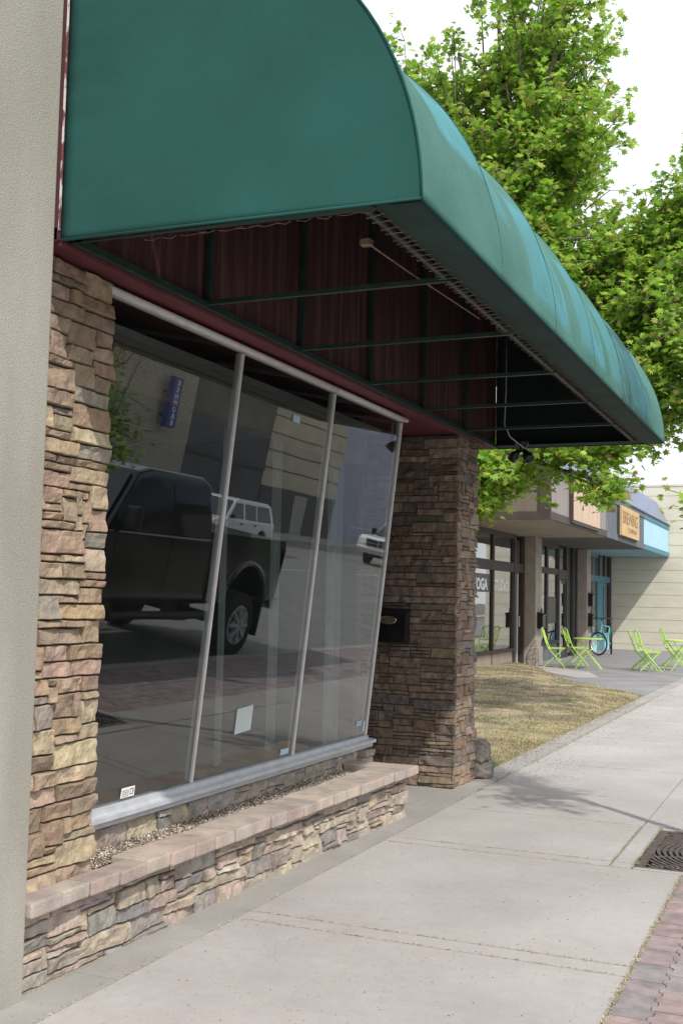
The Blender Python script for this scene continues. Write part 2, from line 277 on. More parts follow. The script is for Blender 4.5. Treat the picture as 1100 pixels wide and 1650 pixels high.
# ------------------------------------------------------------ builders
WL = {}     # world location of empties
class MB:
    def __init__(s): s.v = []; s.f = []; s.c = []; s.m = []; s.smooth = False
    def add(s, vs, fs, col=None, mi=0):
        k = len(s.v); s.v += [tuple(p) for p in vs]; s.f += [tuple(i+k for i in f) for f in fs]; s.m += [mi]*len(fs)
        s.c += [col or (1, 1, 1)]*len(vs)
    def box(s, a, b, col=None, mi=0):
        x0, y0, z0 = a; x1, y1, z1 = b
        s.add([(x0, y0, z0), (x1, y0, z0), (x1, y1, z0), (x0, y1, z0), (x0, y0, z1), (x1, y0, z1), (x1, y1, z1), (x0, y1, z1)],
              [(0, 3, 2, 1), (4, 5, 6, 7), (0, 1, 5, 4), (1, 2, 6, 5), (2, 3, 7, 6), (3, 0, 4, 7)], col, mi)
        return s
    def bbox(s, a, b, r=.01, col=None, mi=0):     # box with chamfered edges
        bm = bmesh.new(); bmesh.ops.create_cube(bm, size=1)
        for v in bm.verts: v.co = Vector([a[i]+(v.co[i]+.5)*(b[i]-a[i]) for i in range(3)])
        bmesh.ops.bevel(bm, geom=bm.edges[:], offset=r, segments=2, affect='EDGES', profile=.6)
        bm.verts.index_update(); s.add([v.co for v in bm.verts], [[v.index for v in f.verts] for f in bm.faces], col, mi); bm.free(); return s
    def prism(s, pts, vec, col=None, mi=0):       # planar polygon swept along vec
        n = len(pts); P = [Vector(p) for p in pts]; v = Vector(vec)
        s.add(P+[p+v for p in P], [tuple(range(n))[::-1], tuple(range(n, 2*n))]+[(i, (i+1) % n, (i+1) % n+n, i+n) for i in range(n)], col, mi); return s
    def tube(s, path, r, n=8, col=None, cap=True, mi=0):
        P = [Vector(p) for p in path]; rs = r if hasattr(r, '__len__') else [r]*len(P)
        k0 = len(s.v); vs = []; fs = []; up = None
        for i, p in enumerate(P):
            d = (P[min(i+1, len(P)-1)]-P[max(i-1, 0)])
            d = d.normalized() if d.length > 1e-9 else Vector((0, 0, 1))
            if up is None: up = d.orthogonal().normalized()
            up = (up-d*up.dot(d)); up = up.normalized() if up.length > 1e-6 else d.orthogonal().normalized()
            q = d.cross(up)
            for j in range(n):
                a = 2*math.pi*j/n; vs.append(p+(up*math.cos(a)+q*math.sin(a))*rs[i])
        for i in range(len(P)-1):
            for j in range(n): fs.append((i*n+j, i*n+(j+1) % n, (i+1)*n+(j+1) % n, (i+1)*n+j))
        if cap: fs.append(tuple(range(n))[::-1]); fs.append(tuple((len(P)-1)*n+j for j in range(n)))
        s.add(vs, fs, col, mi); return s
    def bar(s, a, b, w, h, up=(0, 0, 1), mi=0):     # rectangular bar from a to b
        a = Vector(a); b = Vector(b); d = (b-a).normalized(); u = Vector(up); u = (u-d*u.dot(d)).normalized(); q = d.cross(u)
        pts = [a+q*(-w/2)+u*(-h/2), a+q*(w/2)+u*(-h/2), a+q*(w/2)+u*(h/2), a+q*(-w/2)+u*(h/2)]
        return s.prism(pts, b-a, None, mi)
    def torus(s, c, ax, R_, r, n=32, m=8, mi=0):
        c = Vector(c); ax = Vector(ax).normalized(); u = ax.orthogonal().normalized(); v = ax.cross(u); vs = []; fs = []
        for i in range(n):
            a = 2*math.pi*i/n; rad = u*math.cos(a)+v*math.sin(a)
            for j in range(m):
                b = 2*math.pi*j/m; vs.append(c+rad*(R_+r*math.cos(b))+ax*(r*math.sin(b)))
        for i in range(n):
            for j in range(m): fs.append((i*m+j, ((i+1) % n)*m+j, ((i+1) % n)*m+(j+1) % m, i*m+(j+1) % m))
        s.add(vs, fs, None, mi); return s
    def lathe(s, c, ax, prof, n=28, mi=0):         # prof: (dist along ax, radius)
        c = Vector(c); ax = Vector(ax).normalized(); u = ax.orthogonal().normalized(); v = ax.cross(u); vs = []; fs = []
        for (t, r) in prof:
            for j in range(n):
                a = 2*math.pi*j/n; vs.append(c+ax*t+(u*math.cos(a)+v*math.sin(a))*max(r, 1e-4))
        for i in range(len(prof)-1):
            for j in range(n): fs.append((i*n+j, i*n+(j+1) % n, (i+1)*n+(j+1) % n, (i+1)*n+j))
        s.add(vs, fs, None, mi); return s
    def build(s, name, mats, parent=None, loc=None, smooth=False, attr='col'):
        me = bpy.data.meshes.new(name); off = Vector((0, 0, 0))
        if parent is not None: off = WL.get(parent.name, Vector((0, 0, 0)))
        o = bpy.data.objects.new(name, me)
        if parent is None:
            if loc is None and s.v:
                A = np.array([tuple(p) for p in s.v]); loc = ((A[:, 0].min()+A[:, 0].max())/2, (A[:, 1].min()+A[:, 1].max())/2, A[:, 2].min())
            off = Vector(loc); o.location = loc
        me.from_pydata([(p[0]-off[0], p[1]-off[1], p[2]-off[2]) for p in s.v], [], s.f)
        if not isinstance(mats, (list, tuple)): mats = [mats]
        for m in mats: me.materials.append(m)
        if len(mats) > 1: me.polygons.foreach_set('material_index', s.m)
        if any(c != (1, 1, 1) for c in s.c):
            a = me.color_attributes.new(attr, 'FLOAT_COLOR', 'POINT'); a.data.foreach_set('color', np.array([(*c, 1) for c in s.c], dtype=np.float32).ravel())
        if smooth: me.polygons.foreach_set('use_smooth', [True]*len(me.polygons))
        me.update(); COL.objects.link(o)
        if parent is not None: o.parent = parent
        WL[o.name] = off.copy() if parent is not None else Vector(loc)
        return o
def tag(o, label=None, cat=None, group=None, kind=None):
    if label: o['label'] = label
    if cat: o['category'] = cat
    if group: o['group'] = group
    if kind: o['kind'] = kind
    return o
def thing(name, label, cat, loc=(0, 0, 0), group=None):
    o = bpy.data.objects.new(name, None); COL.objects.link(o); o.location = loc; o.empty_display_size = .2
    WL[o.name] = Vector(loc); return tag(o, label, cat, group)
def kids(o): return [c for c in bpy.data.objects if c.parent == o]
def copy_tree(o, parent=None):
    c = o.copy(); COL.objects.link(c)
    if parent is not None: c.parent = parent
    for ch in kids(o): copy_tree(ch, c)
    return c
def text_mesh(name, s, size, m, parent, org, right, up, ext=.001, align='LEFT', sx=1., loc=None, bold=0.):
    cu = bpy.data.curves.new(name, 'FONT'); cu.body = s; cu.size = size; cu.extrude = ext; cu.align_x = align; cu.offset = bold
    t = bpy.data.objects.new(name+'_tmp', cu); COL.objects.link(t)
    bpy.context.view_layer.update()
    me = bpy.data.meshes.new_from_object(t.evaluated_get(bpy.context.evaluated_depsgraph_get()))
    bpy.data.objects.remove(t)
    r = Vector(right).normalized(); u = Vector(up).normalized(); n = r.cross(u); org = Vector(org)
    off = WL.get(parent.name, Vector((0, 0, 0))) if parent is not None else org
    for v in me.vertices: v.co = org+r*(v.co.x*sx)+u*v.co.y+n*v.co.z-off
    me.materials.clear(); me.materials.append(m)
    o = bpy.data.objects.new(name, me); COL.objects.link(o)
    if parent is not None: o.parent = parent
    else: o.location = org
    return o

# ------------------------------------------------------------ ledge stone veneer
TAN = [(.33, .245, .155), (.37, .29, .19), (.29, .205, .15), (.32, .235, .185), (.36, .295, .215), (.215, .205, .185), (.27, .19, .135), (.39, .32, .22), (.30, .235, .165), (.24, .185, .14)]
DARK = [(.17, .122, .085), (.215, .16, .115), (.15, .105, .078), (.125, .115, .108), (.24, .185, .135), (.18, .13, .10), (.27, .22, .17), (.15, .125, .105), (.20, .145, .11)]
PALE = [(.37, .305, .245), (.35, .275, .24), (.28, .255, .24), (.39, .345, .275), (.215, .21, .215), (.40, .345, .255), (.33, .265, .235), (.37, .32, .27), (.31, .27, .235)]
def stones(mb, org, ud, vd, nd, U, V, cell=(.05, .035), wr=(3, 8), hr=(1, 4), pal=TAN, seed=1, depth=(.02, .045), warp=.009, lim=None, gap=.0025, slope=0.):
    rnd = random.Random(seed); org = Vector(org); ud = Vector(ud); vd = Vector(vd); nd = Vector(nd)
    nu = max(1, round(U/cell[0])); nv = max(1, round(V/cell[1])); cu = U/nu; cv = V/nv
    occ = [[0]*nu for _ in range(nv)]; last = None
    for j in range(nv):
        for i in range(nu):
            if occ[j][i]: continue
            h = rnd.choice([k for k in range(hr[0], hr[1]+1) for _ in range(3 if k in (hr[0]+1,) else 2)])
            wdt = rnd.randint(*wr)
            if h >= hr[1]: wdt = max(wdt-1, wr[0])
            wmax = 0
            while i+wmax < nu and not occ[j][i+wmax] and wmax < wdt: wmax += 1
            if i+wmax < nu and nu-(i+wmax) < wr[0] and not occ[j][min(i+wmax, nu-1)]:
                while i+wmax < nu and not occ[j][i+wmax] and wmax < wr[1]+1: wmax += 1
            wdt = wmax; hh = 1
            while hh < h and j+hh < nv and all(not occ[j+hh][i+k] for k in range(wdt)): hh += 1
            if nv-(j+hh) == 1 and rnd.random() < .4 and all(not occ[j+hh][i+k] for k in range(wdt)): hh += 1
            for a in range(hh):
                for b in range(wdt): occ[j+a][i+b] = 1
            u0, u1, v0, v1 = i*cu+gap, (i+wdt)*cu-gap, j*cv+gap, (j+hh)*cv-gap
            D = rnd.uniform(*depth); c = rnd.choice(pal)
            while c == last and rnd.random() < .7: c = rnd.choice(pal)
            last = c; av = [sum(q[i] for q in pal)/len(pal) for i in range(3)]; c = tuple(c[i]*.72+av[i]*.28 for i in range(3)); k = rnd.uniform(.82, 1.18); c = tuple(min(.6, x*k*rnd.uniform(.96, 1.04)) for x in c)
            nx = max(5, int((u1-u0)/.014)+2); ny = max(5, int((v1-v0)/.014)+2); e = .0035
            def sp(n, L_):
                b = min(e/L_, .3); return [0]+[b+(1-2*b)*q/(n-3) for q in range(n-2)]+[1]
            su = sp(nx, u1-u0); sv = sp(ny, v1-v0); sd = rnd.uniform(0, 99); tx = rnd.uniform(-.012, .012); ty = rnd.uniform(-.010, .008)
            vs = []
            for b in range(ny):
                for a in range(nx):
                    uu = u0+(u1-u0)*su[a]; vv = v0+(v1-v0)*sv[b]
                    wv = noise.noise_vector((uu*5.5+seed, vv*5.5, 3.3))*warp + noise.noise_vector((uu*19, vv*19+seed, 7.3))*warp*.35
                    edge = (a in (0, nx-1)) or (b in (0, ny-1))
                    rr = noise.fractal((uu*15+sd, vv*15, sd), .9, 2, 5)*.010 + abs(noise.noise((uu*8, vv*11+sd, sd)))*-.009 + (.35-noise.voronoi((uu*11+sd, vv*16, sd))[0][0])*.016
                    dd = D+tx*(su[a]-.5)*2+ty*(sv[b]-.5)*2+rr
                    if edge: dd -= .007
                    vs.append(org+ud*(uu+wv.x)+vd*(vv+wv.y+slope*uu)+nd*max(.004, dd))
            fs = [(b*nx+a, b*nx+a+1, (b+1)*nx+a+1, (b+1)*nx+a) for b in range(ny-1) for a in range(nx-1)]
            ring = [a for a in range(nx)]+[b*nx+nx-1 for b in range(1, ny)]+[(ny-1)*nx+a for a in range(nx-2, -1, -1)]+[b*nx for b in range(ny-2, 0, -1)]
            base = len(vs); n = len(ring)
            for q in ring:
                p = vs[q]; dpt = (p-org).dot(nd); vs.append(p-nd*(dpt+.004))
            fs += [(ring[q], base+q, base+(q+1) % n, ring[(q+1) % n]) for q in range(n)]
            if ud.cross(vd).dot(nd) < 0: fs = [f[::-1] for f in fs]
            mb.add(vs, fs, c)
    return mb

# ================================================================ THE SETTING
MB().box((-300, -300, -.6), (300, 600, -.22)).build('ground', MT['earth']); tag(bpy.data.objects['ground'], kind='structure')
o = MB().box((.56, -60, -.20), (17, 200, -.12)).build('road', MT['asphalt_l']); tag(o, kind='structure')
m = MB()
for y0 in np.arange(-60, 200, 6): m.box((8.7, y0, -.119), (8.82, y0+2.4, -.116))
o = m.build('road_marking', MT['whitepaint']); tag(o, kind='structure')
m = MB()
for y0 in np.arange(-60, 200, 3.0): m.bbox((.40, y0+.006, -.21), (.555, y0+2.994, .0), .012)
o = m.build('kerb', MT['concrete_g']); tag(o, kind='structure')
o = MB().box((-9, -60, -.3), (.40, 6.88, -.012)).box((-9, 8.11, -.3), (.40, 200, -.012)).box((-9, 6.88, -.3), (-1.075, 8.11, -.012)).build('sidewalk_bed', MT['pollen']); tag(o, kind='structure')
# concrete panels of the sidewalk
def panels(m, xs, ys, top=0., g=.005):
    for i in range(len(xs)-1):
        for j in range(len(ys)-1):
            m.bbox((xs[i]+g, ys[j]+g, top-.06), (xs[i+1]-g, ys[j+1]-g, top), .006)
m = MB()
ys1 = [-9.5, -7.6, -5.7, -3.8, -1.9, .2, 2.94, 3.08, 4.88, 5.02, 6.83]
panels(m, [-2.63, -.78], ys1)
panels(m, [-2.63, -1.2], [6.83, 6.97, 8.17, 10.83])
panels(m, [-1.2, -1.07], [6.83, 8.17])
m.bbox((-1.195, 8.175, -.06), (-.785, 10.825, 0), .006)
m.bbox((-1.065, 6.835, -.06), (.39, 6.89, 0.0), .004); m.bbox((-1.065, 8.10, -.06), (.39, 8.165, 0.0), .004)
panels(m, [-2.63, -.78], [10.83, 13.2, 15.55, 17.9, 20.3, 22.7, 25.1, 27.5, 29.9, 32.3, 34.7, 37.1, 39.5, 42, 44.5, 60])
o = m.build('sidewalk', MT['concrete']); tag(o, kind='structure')
m = MB()
panels(m, [-2.86, -2.63], [-9.5, -4, .6, 3.9, 7.3, 8.35, 9.52, 12.4, 15.6, 19.6, 22, 25, 28, 31, 34, 37, 40, 60], -.002, .003)
m.bbox((-4.6, 7.72, -.06), (-2.862, 8.97, -.004), .006)
o = m.build('edge_strip', MT['concrete_g']); tag(o, kind='structure')
# clay pavers: long axis up the street, zigzag long sides
rnd = random.Random(5); m = MB(); bw, bh = .142, .226
PC = [(.29, .232, .238), (.27, .232, .25), (.305, .235, .24), (.26, .235, .25), (.28, .225, .238)]
def zig(x, y0, y1):
    s = (y1-y0)/2; P = []
    for k in (0, 1):
        b = y0+k*s; P += [(x, b), (x, b+s*.36), (x+.019, b+s*.52), (x+.019, b+s*.86)]
    return P+[(x, y1)]
for ya, yb in ((-1.0, 6.83), (8.17, 34)):
    for i in range(8):
        y = ya-(.113 if i % 2 else 0); x0 = -.78+i*bw+.003; x1 = x0+bw-.005
        if i == 7: x1 = .395
        while y < yb:
            y0 = max(y, ya)+.002; y1 = min(y+bh, yb)-.003; y += bh
            if y1-y0 < .06: continue
            Lp = [(x0, y0), (x0, y1)] if i == 0 else zig(x0, y0, y1)
            Rp = [(x1, y0), (x1, y1)] if i == 7 else zig(x1, y0, y1)
            zt = -.004+rnd.uniform(-.002, .001); poly = [(x, q, -.05) for x, q in Rp]+[(x, q, -.05) for x, q in Lp[::-1]]
            c = rnd.choice(PC); k = rnd.uniform(.88, 1.14)
            m.prism(poly, (0, 0, zt+.05), tuple(v*k for v in c))
o = m.build('brick_paving', MT['paver']); tag(o, kind='structure')
# dry litter in the joints: tiny flakes of seeds and pollen
m = MB(); rnd = random.Random(9)
def litter(x, y, s, z=0.001):
    a = rnd.uniform(0, 6.3); c = math.cos(a)*s; d = math.sin(a)*s; k = rnd.uniform(.7, 1.25)
    cc = rnd.choice([(.44, .40, .30), (.36, .31, .2), (.55, .52, .44), (.22, .17, .11), (.44, .38, .18)])
    m.add([(x-c, y-d, z), (x+d*.5, y-c*.5, z+s*.3), (x+c, y+d, z+s*.1), (x-d*.5, y+c*.5, z+s*.5)], [(0, 1, 2, 3)], tuple(v*k for v in cc))
def linelit(p, q, n, spread, s=(.002, .006)):
    for _ in range(n):
        t = rnd.random(); litter(p[0]+(q[0]-p[0])*t+rnd.gauss(0, spread), p[1]+(q[1]-p[1])*t+rnd.gauss(0, spread), rnd.uniform(*s))
for y in (4.88, 5.02, 6.83, 6.97): linelit((-2.6, y), (-.8, y), 420, .008)
for y in (8.17, 10.83, 13.2, 15.55): linelit((-2.6, y), (-.8, y), 300, .014)
linelit((-1.2, 6.85), (-1.2, 8.15), 700, .006); linelit((-1.07, 6.85), (-1.07, 8.15), 900, .007)
linelit((-.78, 4), (-.78, 6.8), 2200, .007); linelit((-.77, 4), (-.77, 6.8), 500, .018, (.001, .004))
linelit((-2.63, 3), (-2.63, 8.5), 500, .01); linelit((-2.63, 8.5), (-2.63, 19), 1500, .02, (.003, .009))
linelit((-2.84, 10), (-2.86, 19), 2600, .07, (.004, .012))
linelit((-2.84, 3.6), (-2.74, 7.7), 700, .012, (.001, .004))
for _ in range(700): litter(rnd.uniform(-2.6, -.8), rnd.uniform(3.6, 9.5), rnd.uniform(.002, .007))
for _ in range(2200): litter(-2.75+abs(rnd.gauss(0, .5)), rnd.uniform(9.5, 21), rnd.uniform(.003, .010))
o = m.build('leaf_litter', mat('litter_flake', (.5, .5, .4), .9, .1, 20, attr='col')); tag(o, kind='stuff')

# lawn mound
LP = [(-2.86, 9.56), (-2.86, 19.75), (-3.35, 20.25), (-4.3, 21.6), (-5.2, 23.6), (-6.1, 26.0), (-6.78, 27.3), (-6.9, 27.3), (-12, 27.3), (-12, 9.56)]
def inpoly(x, y, P=LP):
    c = False; j = len(P)-1
    for i in range(len(P)):
        if (P[i][1] > y) != (P[j][1] > y) and x < (P[j][0]-P[i][0])*(y-P[i][1])/(P[j][1]-P[i][1])+P[i][0]: c = not c
        j = i
    return c
def dpoly(x, y, P=LP):
    d = 9e9
    for i in range(len(P)):
        ax, ay = P[i]; bx, by = P[(i+1) % len(P)]; L2 = (bx-ax)**2+(by-ay)**2
        t = max(0, min(1, ((x-ax)*(bx-ax)+(y-ay)*(by-ay))/max(L2, 1e-9))); d = min(d, math.hypot(x-ax-t*(bx-ax), y-ay-t*(by-ay)))
    return d
def hz(x, y):
    d = dpoly(x, y) if inpoly(x, y) else 0
    far = max(0, min(1, (y-15)/6))
    return -.012 + (.045+.11*far)*(1-math.exp(-d/.45)) + .012*noise.noise((x*1.7, y*1.7, 0))*min(1, d*3)
m = MB(); xs = np.arange(-12, -2.80, .14); ys = np.arange(9.5, 27.5, .14); idx = {}
vs = []; fs = []
for j, y in enumerate(ys):
    for i, x in enumerate(xs):
        idx[i, j] = len(vs); vs.append((min(x, -2.865), y, hz(x, y) if inpoly(x, y) else -.05))
for j in range(len(ys)-1):
    for i in range(len(xs)-1): fs.append((idx[i, j], idx[i+1, j], idx[i+1, j+1], idx[i, j+1]))
m.add(vs, fs); o = m.build('lawn', MT['lawn'], smooth=True); tag(o, kind='structure')
m = MB(); rnd = random.Random(3); cnt = 0
while cnt < 46000:
    y = 9.6+17.6*rnd.random()**1.5; x = -2.86-rnd.random()**1.15*(1.2+.36*(y-9.6))
    if not inpoly(x, y): continue
    pn = noise.noise((x*1.1+4, y*1.1, 0))+.4*noise.noise((x*4, y*4, 3))
    if dpoly(x, y) < .02 or pn < -.12+.03*max(0, y-18) and rnd.random() < .75: continue
    cnt += 1; s = rnd.uniform(.008, .026)*(1.15 if y > 16 else 1); a = rnd.uniform(0, 6.3); ln = rnd.uniform(.5, 2.6)*s; ww = rnd.uniform(.0025, .0045)*(1+.06*(y-9))
    green = math.exp(-((x+3.15)**2+(y-10.3)**2)/.16) > .3+.3*rnd.random() or rnd.random() < (.22 if noise.noise((x*.9, y*.7, 9)) > .1 else .04)
    c = rnd.choice([(.10, .22, .035), (.15, .28, .05)]) if green else rnd.choice([(.46, .40, .24), (.40, .35, .20), (.54, .48, .32), (.27, .21, .13), (.42, .38, .17), (.33, .30, .19)])
    if dpoly(x, y) < .6 and x > -3.6 and y > 12 and rnd.random() < .25: c = (.48, .42, .12)
    if green: s *= 1.5
    k = rnd.uniform(.8, 1.15); z = hz(x, y)-.003; ca, sa = math.cos(a), math.sin(a)
    m.add([(x-sa*ww, y+ca*ww, z), (x+sa*ww, y-ca*ww, z), (x+ca*ln, y+sa*ln, z+s)], [(0, 1, 2)], tuple(v*k for v in c))
o = m.build('grass', MT['grass']); tag(o, kind='stuff')
# patio
m = MB(); m.prism([(-2.86, 19.62, 0), (-2.86, 39.0, 0), (-7.0, 39.0, 0), (-7.0, 19.62, 0)][::-1], (0, 0, -.03))
o = m.build('patio', MT['patio']); tag(o, kind='structure')
m = MB(); m.prism([(-6.55, 25.9, .005), (-4.75, 23.2, .005), (-4.35, 23.6, .005), (-4.9, 25.4, .005), (-6.4, 26.9, .005)], (0, 0, .003))
o = m.build('patio_slab', MT['concrete']); tag(o, kind='structure')

# ================================================================ STOREFRONT BUILDING
WX = -2.80; ZS = 2.95
B = thing('storefront_building', 'vacant shop with ledge stone piers, maroon soffit and tilted glass front under the green awning', 'building', (-5, 6, 0))
m = MB()
m.bbox((-4.5, -6, -.1), (-2.815, 3.5395, 7), .008)
m.build('stucco_pier', MT['stucco'], B)
m = MB(); m.box((-3.0, 3.54, ZS+.002), (WX, 9.979, 4.34)); m.build('upper_wall', MT['maroon'], B)
m = MB(); m.box((-4.6, 3.54, ZS), (WX-.004, 8.95, ZS+.05))
m.bbox((WX-.012, 3.56, ZS-.018), (WX+.006, 9.58, ZS+.001), .002)
m.build('soffit', MT['soffit'], B)
MB().box((WX-.02, 3.5405, 2.99), (WX+.006, 3.5475, 4.335)).build('peeling_edge', mat('peeling_paint', (.16, .05, .06), .8, .3, 30, .003, 60, col2=(.62, .58, .57), stretch=(1, 1, .35), lo=.47, hi=.53), B)
m = MB(); m.box((-12, 8.95, ZS+.05), (-3.0, 9.55, 4.3)); m.box((-12, 3.54, 4.301), (-3.0, 9.6, 4.34)); m.box((-12, 9.0, 0), (-4.3, 9.55, ZS)); m.build('side_wall', MT['stucco'], B)
m = MB(); m.box((-4.6, 7.96, 0), (-3.30, 8.02, ZS-.001)); m.build('recess_wall', MT['soffit'], B)
# recess door at the back of the entry
dr = MB().box((-4.60, 8.06, .02), (-4.55, 8.92, 2.2)).build('entry_door', MT['b_dkframe'], B)
MB().box((-4.545, 8.18, .3), (-4.54, 8.80, 2.05)).build('pane', MT['carglass'], dr)
MB().tube([(-4.50, 8.14, .95), (-4.50, 8.14, 1.25)], .012).build('handle', MT['alu'], dr)
MB().box((-4.6, 8.02, 2.2), (-4.57, 8.95, ZS-.002)).build('transom', MT['soffit'], B)
# left pier: substrate + veneer
m = MB(); m.box((-3.35, 3.54, .0), (-2.945, 4.10, ZS-.002), (.055, .048, .042))
stones(m, (-2.945, 3.54, .335), (0, 1, 0), (0, 0, 1), (1, 0, 0), .575, ZS-.345, (.044, .0345), (3, 8), (1, 3), TAN, 11, (.020, .036), .0055, gap=.0035)
stones(m, (-2.95, 4.10, .335), (-1, 0, 0), (0, 0, 1), (0, 1, 0), .26, ZS-.345, (.06, .037), (2, 4), (1, 3), TAN, 12, (.01, .02), .008)
tag(m.build('stone_pier', MT['stone'], B), 'ledge stone pier of warm tan and buff stones')
# far pier
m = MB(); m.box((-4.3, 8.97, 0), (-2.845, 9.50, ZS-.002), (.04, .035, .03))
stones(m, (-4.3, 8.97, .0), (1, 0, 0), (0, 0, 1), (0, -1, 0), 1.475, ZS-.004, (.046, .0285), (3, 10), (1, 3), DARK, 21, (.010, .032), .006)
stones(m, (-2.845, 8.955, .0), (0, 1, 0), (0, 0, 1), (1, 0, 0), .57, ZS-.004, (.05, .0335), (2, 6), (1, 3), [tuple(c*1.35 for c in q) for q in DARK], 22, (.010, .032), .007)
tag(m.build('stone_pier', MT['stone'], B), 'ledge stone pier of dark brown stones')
# low stone wall under the glass
m = MB(); m.box((-3.45, 4.10, 0), (-3.222, 7.92, .43), (.055, .048, .042))
stones(m, (-3.225, 4.10, .315), (0, 1, 0), (0, 0, 1), (1, 0, 0), 3.76, .105, (.05, .035), (2, 6), (1, 4), PALE, 31, (.012, .035), .010)
stones(m, (-3.215, 7.78, .315), (0, 1, 0), (0, 0, 1), (1, 0, 0), .16, .105, (.08, .05), (2, 2), (1, 1), PALE, 33, (.055, .085), .008)
m.build('stone_base', MT['stone'], B)
# tilted shop window
A0 = Vector((-3.22, 0, .49)); A1 = Vector((-2.965, 0, 2.935)); Y0, Y1 = 4.0, 7.93
dv = (A1-A0).normalized(); nv = Vector((dv.z, 0, -dv.x))
def wp(y, t, d=0.): p = A0+dv*t+nv*d; return Vector((p.x, y, p.z))
HL = (A1-A0).length
win = MB()
def tbox(mb, y0, y1, t0, t1, d0, d1, col=None, mi=0):
    mb.prism([wp(y0, t0, d0), wp(y1, t0, d0), wp(y1, t1, d0), wp(y0, t1, d0)][::-1], nv*(d1-d0), col, mi)
tbox(win, 4.02, Y1+.02, HL-.036, HL, -.03, .025)
fr = win.build('shop_window', MT['alu_w'], B)
m = MB(); m.tube([wp(4.02, HL-.016, .024), wp(6.66, HL-.016, .024)], .016, 10); m.tube([wp(6.672, HL-.016, .024), wp(Y1+.06, HL-.016, .024)], .016, 10); m.build('head_rail', MT['alu_w'], fr, smooth=True)
m = MB()
m.prism([(-3.25, 4.03, .500), (-3.15, 4.03, .484), (-3.15, 4.03, .462), (-3.25, 4.03, .462)], (0, 3.97, 0))
m.prism([(-3.25, 4.03, .460), (-3.172, 4.03, .460), (-3.176, 4.03, .430), (-3.25, 4.03, .430)], (0, 3.96, 0))
tbox(m, 4.03, Y1, 0, .03, -.02, .03)
m.build('sill', MT['alu'], fr)
for y in (5.39, 6.66):
    mu = MB(); tbox(mu, y-.0085, y+.0085, .031, HL-.046, -.03, .016); mu.build('mullion', MT['alu_w'], fr)
mu = MB(); tbox(mu, Y1-.020, Y1+.0, .031, HL-.046, -.03, .016); mu.build('mullion', MT['alu_w'], fr)
for a, b in ((4.04, 5.381), (5.399, 6.651), (6.669, Y1-.022)):
    mu = MB(); tbox(mu, a, b, .03, HL-.046, -.003, .003); mu.build('pane', MT['glass'], fr)
# interior
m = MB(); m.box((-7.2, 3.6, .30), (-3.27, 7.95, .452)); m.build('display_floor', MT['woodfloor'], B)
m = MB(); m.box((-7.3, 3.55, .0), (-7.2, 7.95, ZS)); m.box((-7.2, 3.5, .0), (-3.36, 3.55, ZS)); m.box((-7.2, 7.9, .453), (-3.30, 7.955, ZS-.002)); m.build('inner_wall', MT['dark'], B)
m = MB(); m.box((-7.2, 3.56, 2.80), (-3.12, 7.89, 2.84)); m.build('inner_ceiling', MT['ceil'], B)
m = MB(); m.box((-3.34, 4.05, 2.58), (-3.22, 7.88, 2.79)); m.build('header_beam', mat('brown_beam', (.20, .14, .085), .8, .2, 4), B)
def curtain(y0, y1, x, label):
    m = MB(); n = int((y1-y0)/.008); vs = []; fs = []
    for i in range(n+1):
        y = y0+(y1-y0)*i/n; dx = .022*math.sin(i*.42)+.012*math.sin(i*.17+1)
        for k, z in enumerate((.46, 1.6, 2.77)): vs.append((x+dx*(1+.2*k), y, z))
    for i in range(n):
        for k in range(2): fs.append((i*3+k, (i+1)*3+k, (i+1)*3+k+1, i*3+k+1))
    m.add(vs, fs); tag(m.build('curtain', MT['curtain'], smooth=True), label, 'curtain', 'sheer curtains behind the shop window')
curtain(7.58, 7.84, -3.42, 'sheer white curtain gathered behind the rightmost pane, nearest the stone pier')
curtain(7.05, 7.2, -3.62, 'narrow sheer curtain hanging behind the middle of the rightmost pane')
curtain(6.30, 6.42, -3.6, 'slim sheer curtain strip seen through the middle pane')

# ================================================================ PLANTER
PL = thing('stone_planter', 'long low ledge stone planter with pinkish concrete capstones below the shop window', 'planter', (-2.9, 5.6, 0))
def pfx(y): return -2.875+.095*(y-3.56)/4.1
ang = math.atan2(.095, 4.1); ud = Vector((math.sin(ang), math.cos(ang), 0)); ndv = Vector((math.cos(ang), -math.sin(ang), 0))
m = MB(); m.prism([(pfx(3.55)-.02, 3.55, 0), (pfx(7.64)-.02, 7.64, 0), (pfx(7.64)-.20, 7.64, 0), (pfx(3.55)-.2, 3.55, 0)], (0, 0, .285), (.055, .048, .042))
m.box((-3.21, 7.32, 0), (-2.82, 7.64, .285), (.055, .048, .042))
stones(m, Vector((pfx(3.55)-.02, 3.55, -.012)), ud, (0, 0, 1), ndv, 4.12, .312, (.042, .0285), (3, 9), (1, 3), PALE, 41, (.012, .034), .009, gap=.0035)
stones(m, (-2.80, 7.66, -.012), (-1, 0, 0), (0, 0, 1), (0, 1, 0), .4, .312, (.05, .035), (2, 5), (1, 3), PALE, 42, (.012, .03), .010)
m.build('planter_wall', MT['stone'], PL)
CC = [(.40, .33, .295), (.36, .31, .285), (.42, .36, .31), (.34, .275, .25), (.38, .33, .30)]
rnd = random.Random(8); y = 3.545; i = 0
